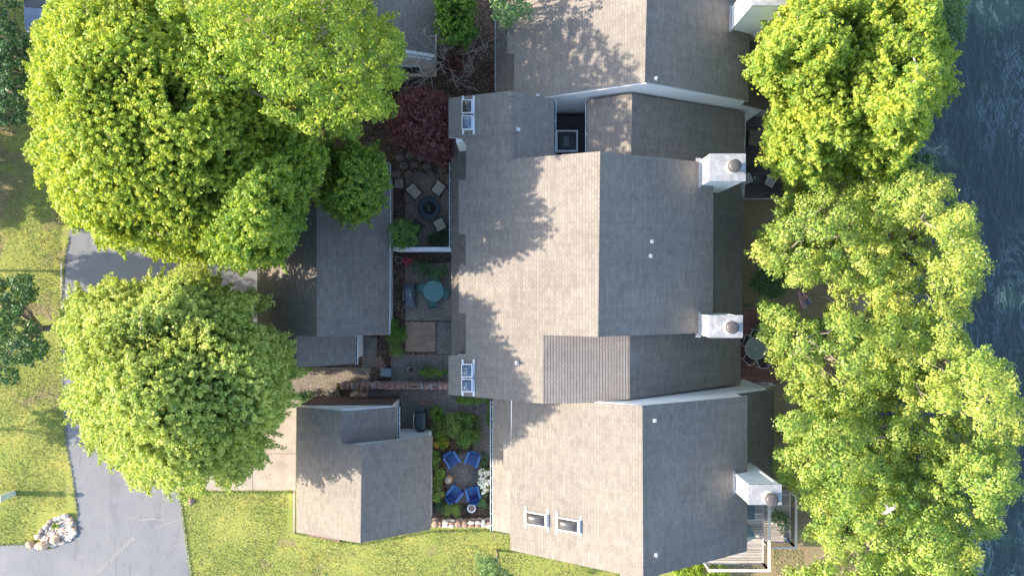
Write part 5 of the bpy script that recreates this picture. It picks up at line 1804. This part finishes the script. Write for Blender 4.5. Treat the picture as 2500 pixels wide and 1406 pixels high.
bush('undergrowth', 1870, 800, 30, 1.3, M['leaf_dark'], "dark leafy bush overlapping the top of the reddish deck", per=600, lsize=.13, rpy=22, tintmid=.6)
bush('undergrowth', 740, 905, 22, .8, M['leaf_green'], "small green bush in front of the middle garage's lower corner", per=900, lsize=.09, rpy=10)
bush('undergrowth', 740, 975, 26, 1.0, M['leaf_dark'], "dark sparse bush by the brick border under the lower left tree", per=600, lsize=.11, rpy=20, tintmid=.7)

# ------------------------------------------------------------ trees
SM = dict(cr=.15, slen=.5, lsize=.10, bumpy=.25, limbs=14)
tree('small_tree', [(945, 540), (975, 528), (1008, 536), (1027, 560), (1022, 590), (1000, 610), (970, 617), (948, 600), (944, 570)], 2.6, 4.3, M['leaf_green'],
     "small dark green tree growing at the corner of the white courtyard wall", zlow=1.6, trunk=.06, seed=3, tintmid=.2, **{**SM, 'style': 'clump', 'cr': .2})
tree('red_maple', [(952, 260), (985, 212), (1040, 205), (1085, 222), (1112, 270), (1128, 340), (1128, 395), (1085, 408), (1040, 390), (990, 372), (952, 345), (938, 300)], 2.8, 4.8, M['leaf_red'],
     "deep red maple between the house corner and the big trees", zlow=1.6, trunk=.10, seed=4, dens=.9, hole=-.4, per=120, **{**SM, 'limbs': 26, 'slen': .7, 'bumpy': .45, 'lsize': .09})
tree('small_red_tree', [(1068, 118), (1110, 112), (1135, 140), (1132, 185), (1095, 195), (1062, 165)], 1.5, 2.4, M['leaf_red'],
     "sparse dark red sapling below the conifer", zlow=1.0, trunk=.04, seed=5, tintmid=.15, dens=.35, per=70, **SM)
tree('conifer', [(1062, -40), (1060, 30), (1063, 85), (1085, 105), (1115, 110), (1150, 108), (1160, 60), (1155, 0), (1150, -40)], 3.2, 6.5, M['leaf_conifer'],
     "bright green feathery conifer beside the top garage", zlow=1.6, trunk=.12, seed=6, tintmid=.35, style='spray', cr=.13, slen=1.1, lsize=.10, bumpy=.4, limbs=30, dens=.55, hole=-.35, per=130, ragged=.09)
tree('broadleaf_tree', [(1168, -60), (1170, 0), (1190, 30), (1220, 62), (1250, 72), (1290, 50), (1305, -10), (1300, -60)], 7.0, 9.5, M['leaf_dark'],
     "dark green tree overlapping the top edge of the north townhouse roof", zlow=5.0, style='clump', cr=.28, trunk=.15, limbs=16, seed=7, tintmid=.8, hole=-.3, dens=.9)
# left side
tree('maple_tree', [(150, -60), (120, 0), (80, 80), (70, 140), (58, 150), (75, 175), (65, 235), (85, 250), (90, 330), (68, 355), (80, 430), (110, 450), (150, 520), (175, 550), (250, 605), (340, 628), (420, 628), (500, 640), (580, 620), (660, 520), (720, 400), (720, 250), (600, 100), (420, 0), (380, -60)],
     6.5, 14.0, M['leaf_maple'], "broad yellow-green maple filling the upper left beside the driveway", zlow=4.5, cr=.18, slen=1.8, per=125, lsize=.13, dens=.9,
     trunk=.34, limbs=70, seed=18, bark='bark_pale', limb_show=.5, tintmid=.6, bumpy=.75, spikes=200, hole=-.62, ragged=.05, dome=.36)
tree('maple_tree', [(520, 520), (560, 400), (620, 310), (700, 285), (780, 310), (812, 370), (785, 450), (735, 520), (712, 590), (690, 655), (600, 668), (510, 655), (470, 620)],
     6.8, 12.4, M['leaf_maple'], "green maple partly in shade between the golden crown and the middle garage", zlow=4.0, cr=.20, slen=1.4, per=115, lsize=.135, trunk=.25, limbs=50, seed=12, tintmid=.35, bumpy=1.2, hole=-.36, spikes=90, dens=.8, dome=.4)
tree('golden_tree', [(365, 190), (400, 120), (380, 50), (400, -60), (650, -70), (940, -70), (962, 60), (990, 200), (965, 320), (905, 320), (850, 335), (770, 340), (720, 320), (650, 290), (560, 260), (470, 250), (400, 220)],
     7.5, 15.5, M['leaf_gold'], "tallest golden-green tree at the top, right of the broad maple", zlow=5.0, style='clump', cr=.27, per=115, lsize=.14, trunk=.34, limbs=60, seed=13, dome=.6, tintmid=.45, bumpy=1.25, hole=-.3, spikes=40, dens=1.25, ragged=.07)
tree('elm_tree', [(785, 390), (820, 350), (870, 335), (920, 360), (950, 400), (945, 460), (925, 520), (890, 550), (850, 558), (800, 535), (780, 490), (785, 440)],
     5.5, 8.4, M['leaf_maple'], "mid green tree hanging over the upper part of the middle garage roof", zlow=4.2, cr=.17, slen=.9, lsize=.12, trunk=.16, limbs=30, seed=14, tintmid=.28, bumpy=.5, hole=-.4, spikes=30)
tree('poplar_tree', [(160, 830), (112, 815), (108, 795), (150, 775), (160, 745), (180, 700), (240, 695), (270, 678), (330, 690), (400, 645), (470, 640), (550, 700), (650, 730), (700, 830), (722, 900), (712, 1000), (690, 1060), (655, 1120), (600, 1150), (560, 1190), (480, 1205), (440, 1228), (380, 1200), (330, 1185), (230, 1110), (165, 1015), (150, 990), (175, 930), (150, 880)],
     6.0, 13.7, M['leaf_pale'], "large pale green round-crowned tree at the lower left over the driveway", zlow=4.2, cr=.18, slen=1.9, per=125, lsize=.125, dens=.9,
     trunk=.32, limbs=70, seed=15, tintmid=.5, bumpy=1.25, spikes=190, hole=-.62, dome=.46, limb_show=.3, bark='bark_pale', ragged=.075)
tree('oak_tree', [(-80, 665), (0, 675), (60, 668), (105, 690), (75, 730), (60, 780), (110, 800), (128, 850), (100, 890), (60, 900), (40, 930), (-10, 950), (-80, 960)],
     4.5, 7.5, M['leaf_dark'], "dark green shaded tree leaning in from the left edge beside the driveway", zlow=3.4, cr=.26, trunk=.2, limbs=24, seed=16, tintmid=.6, hole=-.3, style='clump', lsize=.14)  # crown's shaded side is put into a darker leaf colour
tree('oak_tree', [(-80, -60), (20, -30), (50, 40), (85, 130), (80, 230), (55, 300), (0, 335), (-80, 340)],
     4.0, 7.0, M['leaf_dark'], "dark green shaded tree in the top left corner", zlow=3.0, cr=.3, trunk=.2, limbs=24, seed=17, tintmid=.35, hole=-.3, style='clump')  # shade on this crown is also painted by the darker leaves
# right side
G = 'lakeside trees'
SY = dict(mat=M['leaf_gold'], group=G, zlow=4.0, cr=.22, slen=1.3, per=115, lsize=.15, trunk=.3, limbs=70, limb_show=.6, bark='bark_pale', bumpy=1.05, hole=-.38, spikes=70, ragged=.07, tintmid=.4)
tree('sycamore_tree', [(1905, -70), (1865, 40), (1885, 62), (1850, 110), (1815, 145), (1850, 180), (1880, 250), (1900, 320), (1870, 395), (1925, 455), (2010, 475), (2090, 430), (2120, 250), (2130, 90), (2110, -70)],
     6.0, 11.5, label="golden-green lakeside tree at the top reaching toward the north chimney", seed=21, **SY)
tree('sycamore_tree', [(2070, -70), (2080, 100), (2070, 260), (2040, 380), (2080, 450), (2180, 440), (2255, 360), (2280, 280), (2335, 215), (2330, 130), (2300, 50), (2290, -70)],
     6.0, 12.5, label="golden-green lakeside tree at the top right overhanging the water", seed=22, **SY)
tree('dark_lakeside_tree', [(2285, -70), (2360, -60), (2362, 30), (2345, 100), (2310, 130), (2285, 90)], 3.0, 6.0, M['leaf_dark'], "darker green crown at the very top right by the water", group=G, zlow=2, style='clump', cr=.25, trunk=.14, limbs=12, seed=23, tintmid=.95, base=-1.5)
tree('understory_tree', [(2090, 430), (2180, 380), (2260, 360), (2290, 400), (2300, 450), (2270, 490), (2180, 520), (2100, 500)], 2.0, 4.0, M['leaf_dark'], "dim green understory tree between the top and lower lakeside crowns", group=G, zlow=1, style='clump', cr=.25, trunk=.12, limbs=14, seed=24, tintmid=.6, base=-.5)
OK = dict(mat=M['leaf_oak'], group=G, style='clump', cr=.46, per=330, lsize=.125, limb_show=0, bark='bark', bumpy=1.35, hole=-.40, ragged=.07, dens=1.15, spikes=24, tintmid=.42, layers=3)
def oak(outline, zr, zt, label, n, seed, **kw):
    k = dict(OK); k.update(kw)
    cx = sum(p[0] for p in outline) / len(outline); cy = sum(p[1] for p in outline) / len(outline)
    outline = [(cx + (x - cx) * 1.06, cy + (y - cy) * 1.06) for x, y in outline]
    tree('lakeside_oak', outline, zr, zt, k.pop('mat'), label, seed=seed, trunk=.26, limbs=46, zlow=zr - 2.4, **k)
oak([(1845, 620), (1855, 545), (1905, 500), (1925, 460), (2000, 440), (2080, 455), (2130, 520), (2140, 640), (2130, 720), (2060, 730), (2010, 695), (1950, 685), (1890, 690)], 5.5, 9.5,
    "oak crown just below the dark deck, left of the widest lakeside oak", 150, 31)
oak([(2100, 470), (2180, 430), (2260, 420), (2305, 440), (2310, 490), (2360, 500), (2375, 570), (2402, 620), (2395, 680), (2370, 740), (2300, 790), (2180, 800), (2110, 740), (2090, 600)], 6.0, 10.5,
    "pale oak crown overhanging the water halfway up the shore", 170, 32, tintmid=.6)
oak([(1858, 750), (1885, 740), (1945, 790), (2000, 780), (2040, 735), (2140, 760), (2190, 840), (2180, 960), (2090, 1040), (1990, 1040), (1930, 980), (1910, 910), (1880, 860), (1885, 800)], 5.5, 9.5,
    "oak crown overlapping the reddish deck and the round glass table", 160, 33)
oak([(2110, 770), (2200, 760), (2300, 780), (2350, 830), (2420, 870), (2462, 900), (2470, 960), (2490, 1060), (2460, 1120), (2380, 1140), (2280, 1120), (2170, 1060), (2110, 930)], 6.0, 11.0,
    "widest oak crown far out over the water at the right", 210, 34, tintmid=.55)
oak([(1885, 1060), (1910, 1010), (1990, 985), (2090, 990), (2190, 1030), (2230, 1130), (2190, 1240), (2080, 1270), (1990, 1250), (1930, 1200), (1895, 1150), (1905, 1100)], 5.5, 10.0,
    "oak crown right of the south chimney behind the lower deck", 180, 35)
oak([(2170, 1050), (2280, 1080), (2380, 1110), (2470, 1100), (2490, 1160), (2450, 1240), (2440, 1290), (2390, 1330), (2360, 1300), (2300, 1300), (2200, 1270), (2150, 1180)], 5.5, 10.0,
    "oak crown at the lower right whose leaves hang over the water", 150, 36)
oak([(1965, 1300), (1990, 1235), (2090, 1220), (2200, 1230), (2320, 1260), (2365, 1330), (2385, 1400), (2370, 1480), (1930, 1480), (1950, 1390), (1990, 1370)], 5.5, 10.5,
    "oak crown filling the bottom right corner of the shore", 210, 37)
bush('undergrowth', 1900, 1275, 26, 1.7, M['leaf_dark'], "dark leaves hanging over the lower grey deck's railing", per=450, lsize=.13, rpy=22, tintmid=.7)

tree('ornamental_tree', [(1162, 1355), (1185, 1350), (1205, 1368), (1225, 1378), (1245, 1385), (1262, 1402), (1255, 1440), (1180, 1440), (1172, 1400)], 2.8, 4.4, M['leaf_dark'],
     "small blue-green tree on the lawn at the bottom edge", zlow=1.8, style='clump', cr=.22, lsize=.10, trunk=.06, limbs=10, seed=41, tintmid=.95, bumpy=.2, per=190, hole=-2, dens=1.5)
# trees just outside the left edge whose shade falls on the lawn
def wpoly(x, y, r, z, n=12):
    out = []
    for i in range(n):
        a = 2 * math.pi * i / n
        k = FPX / (CH - z)
        out.append((1250 + (x + r * math.cos(a)) * k, 703 - (y + r * .95 * math.sin(a)) * k))
    return out
tree('shade_tree', wpoly(-34.6, 1.2, 1.35, 6.0), 6.0, 8.0, M['leaf_green'], "slim tree outside the left edge whose branchy shadow crosses the driveway bend", zlow=4.8, style='spray', cr=.16, slen=.8, per=90, lsize=.16, trunk=.08, limbs=14, seed=54, dens=.6, spikes=20, group='trees left of the lawn')
for (x, y, r, zt, lb, sd) in ((-38, 14, 4.2, 9, "large shade tree outside the upper left edge", 51), (-36.5, 7.2, 4.0, 8.5, "shade tree outside the left edge above the driveway bend", 52), (-31.9, -8.1, 1.25, 3.6, "young tree outside the left edge whose round shadow falls on the lawn", 53)):
    big = r > 2
    tree('shade_tree', wpoly(x, y, r, zt * .45), zt * .45, zt, M['leaf_green'], lb, zlow=zt * (.15 if big else .4), style='clump', cr=.5 if big else .2, per=330 if big else 260, lsize=.24 if big else .12, trunk=.15 if big else .04, limbs=14, seed=sd, group='trees left of the lawn')

def bare_tree(base_px, targets, label, r0, zb=0.0, seed=1, name='bare_tree'):
    rr = random.Random(seed)
    b = W(base_px[0], base_px[1], zb)
    root = empty(name, (b.x, b.y, 0), 0, label, 'tree')
    mb = MB()
    def grow(p, d, L, r, depth):
        pts = [p]; q = p; dd = d.normalized()
        for i in range(4):
            dd = (dd + Vector((rr.uniform(-.25, .25), rr.uniform(-.25, .25), rr.uniform(-.12, .15)))).normalized()
            q = q + dd * L / 4; pts.append(q)
        mb.tube(pts, [r, r * .85, r * .7, r * .55, r * .35], 6)
        if depth > 0:
            for i in range(rr.choice((3, 4, 5))):
                s = pts[rr.choice((1, 2, 3, 4))]
                nd = (dd + Vector((rr.uniform(-1, 1), rr.uniform(-1, 1), rr.uniform(-.3, .4)))).normalized()
                grow(s, nd, L * rr.uniform(.5, .75), r * .5, depth - 1)
    top = Vector((b.x, b.y, 1.6))
    mb.tube([(b.x, b.y, -.02), (b.x + .05, b.y, .9), tuple(top)], [r0 * 1.4, r0 * 1.1, r0], 8)
    for (x, y, z) in targets:
        t = W(x, y, z)
        grow(top, (t - top), (t - top).length, r0 * .6, 3)
    world_part(mb, 'trunk', M['bark_pale'], root)
bare_tree((1100, 172), [(1010, 180, 3.2), (1060, 150, 3.8), (1000, 195, 2.8), (1120, 205, 2.6)], "leafless grey tree with tangled twigs above the red maple", .07, seed=5)
bare_tree((1118, 158), [(1160, 125, 3.2), (1180, 118, 3.4)], "small leafless tree leaning right with a pale split trunk", .055, seed=8)
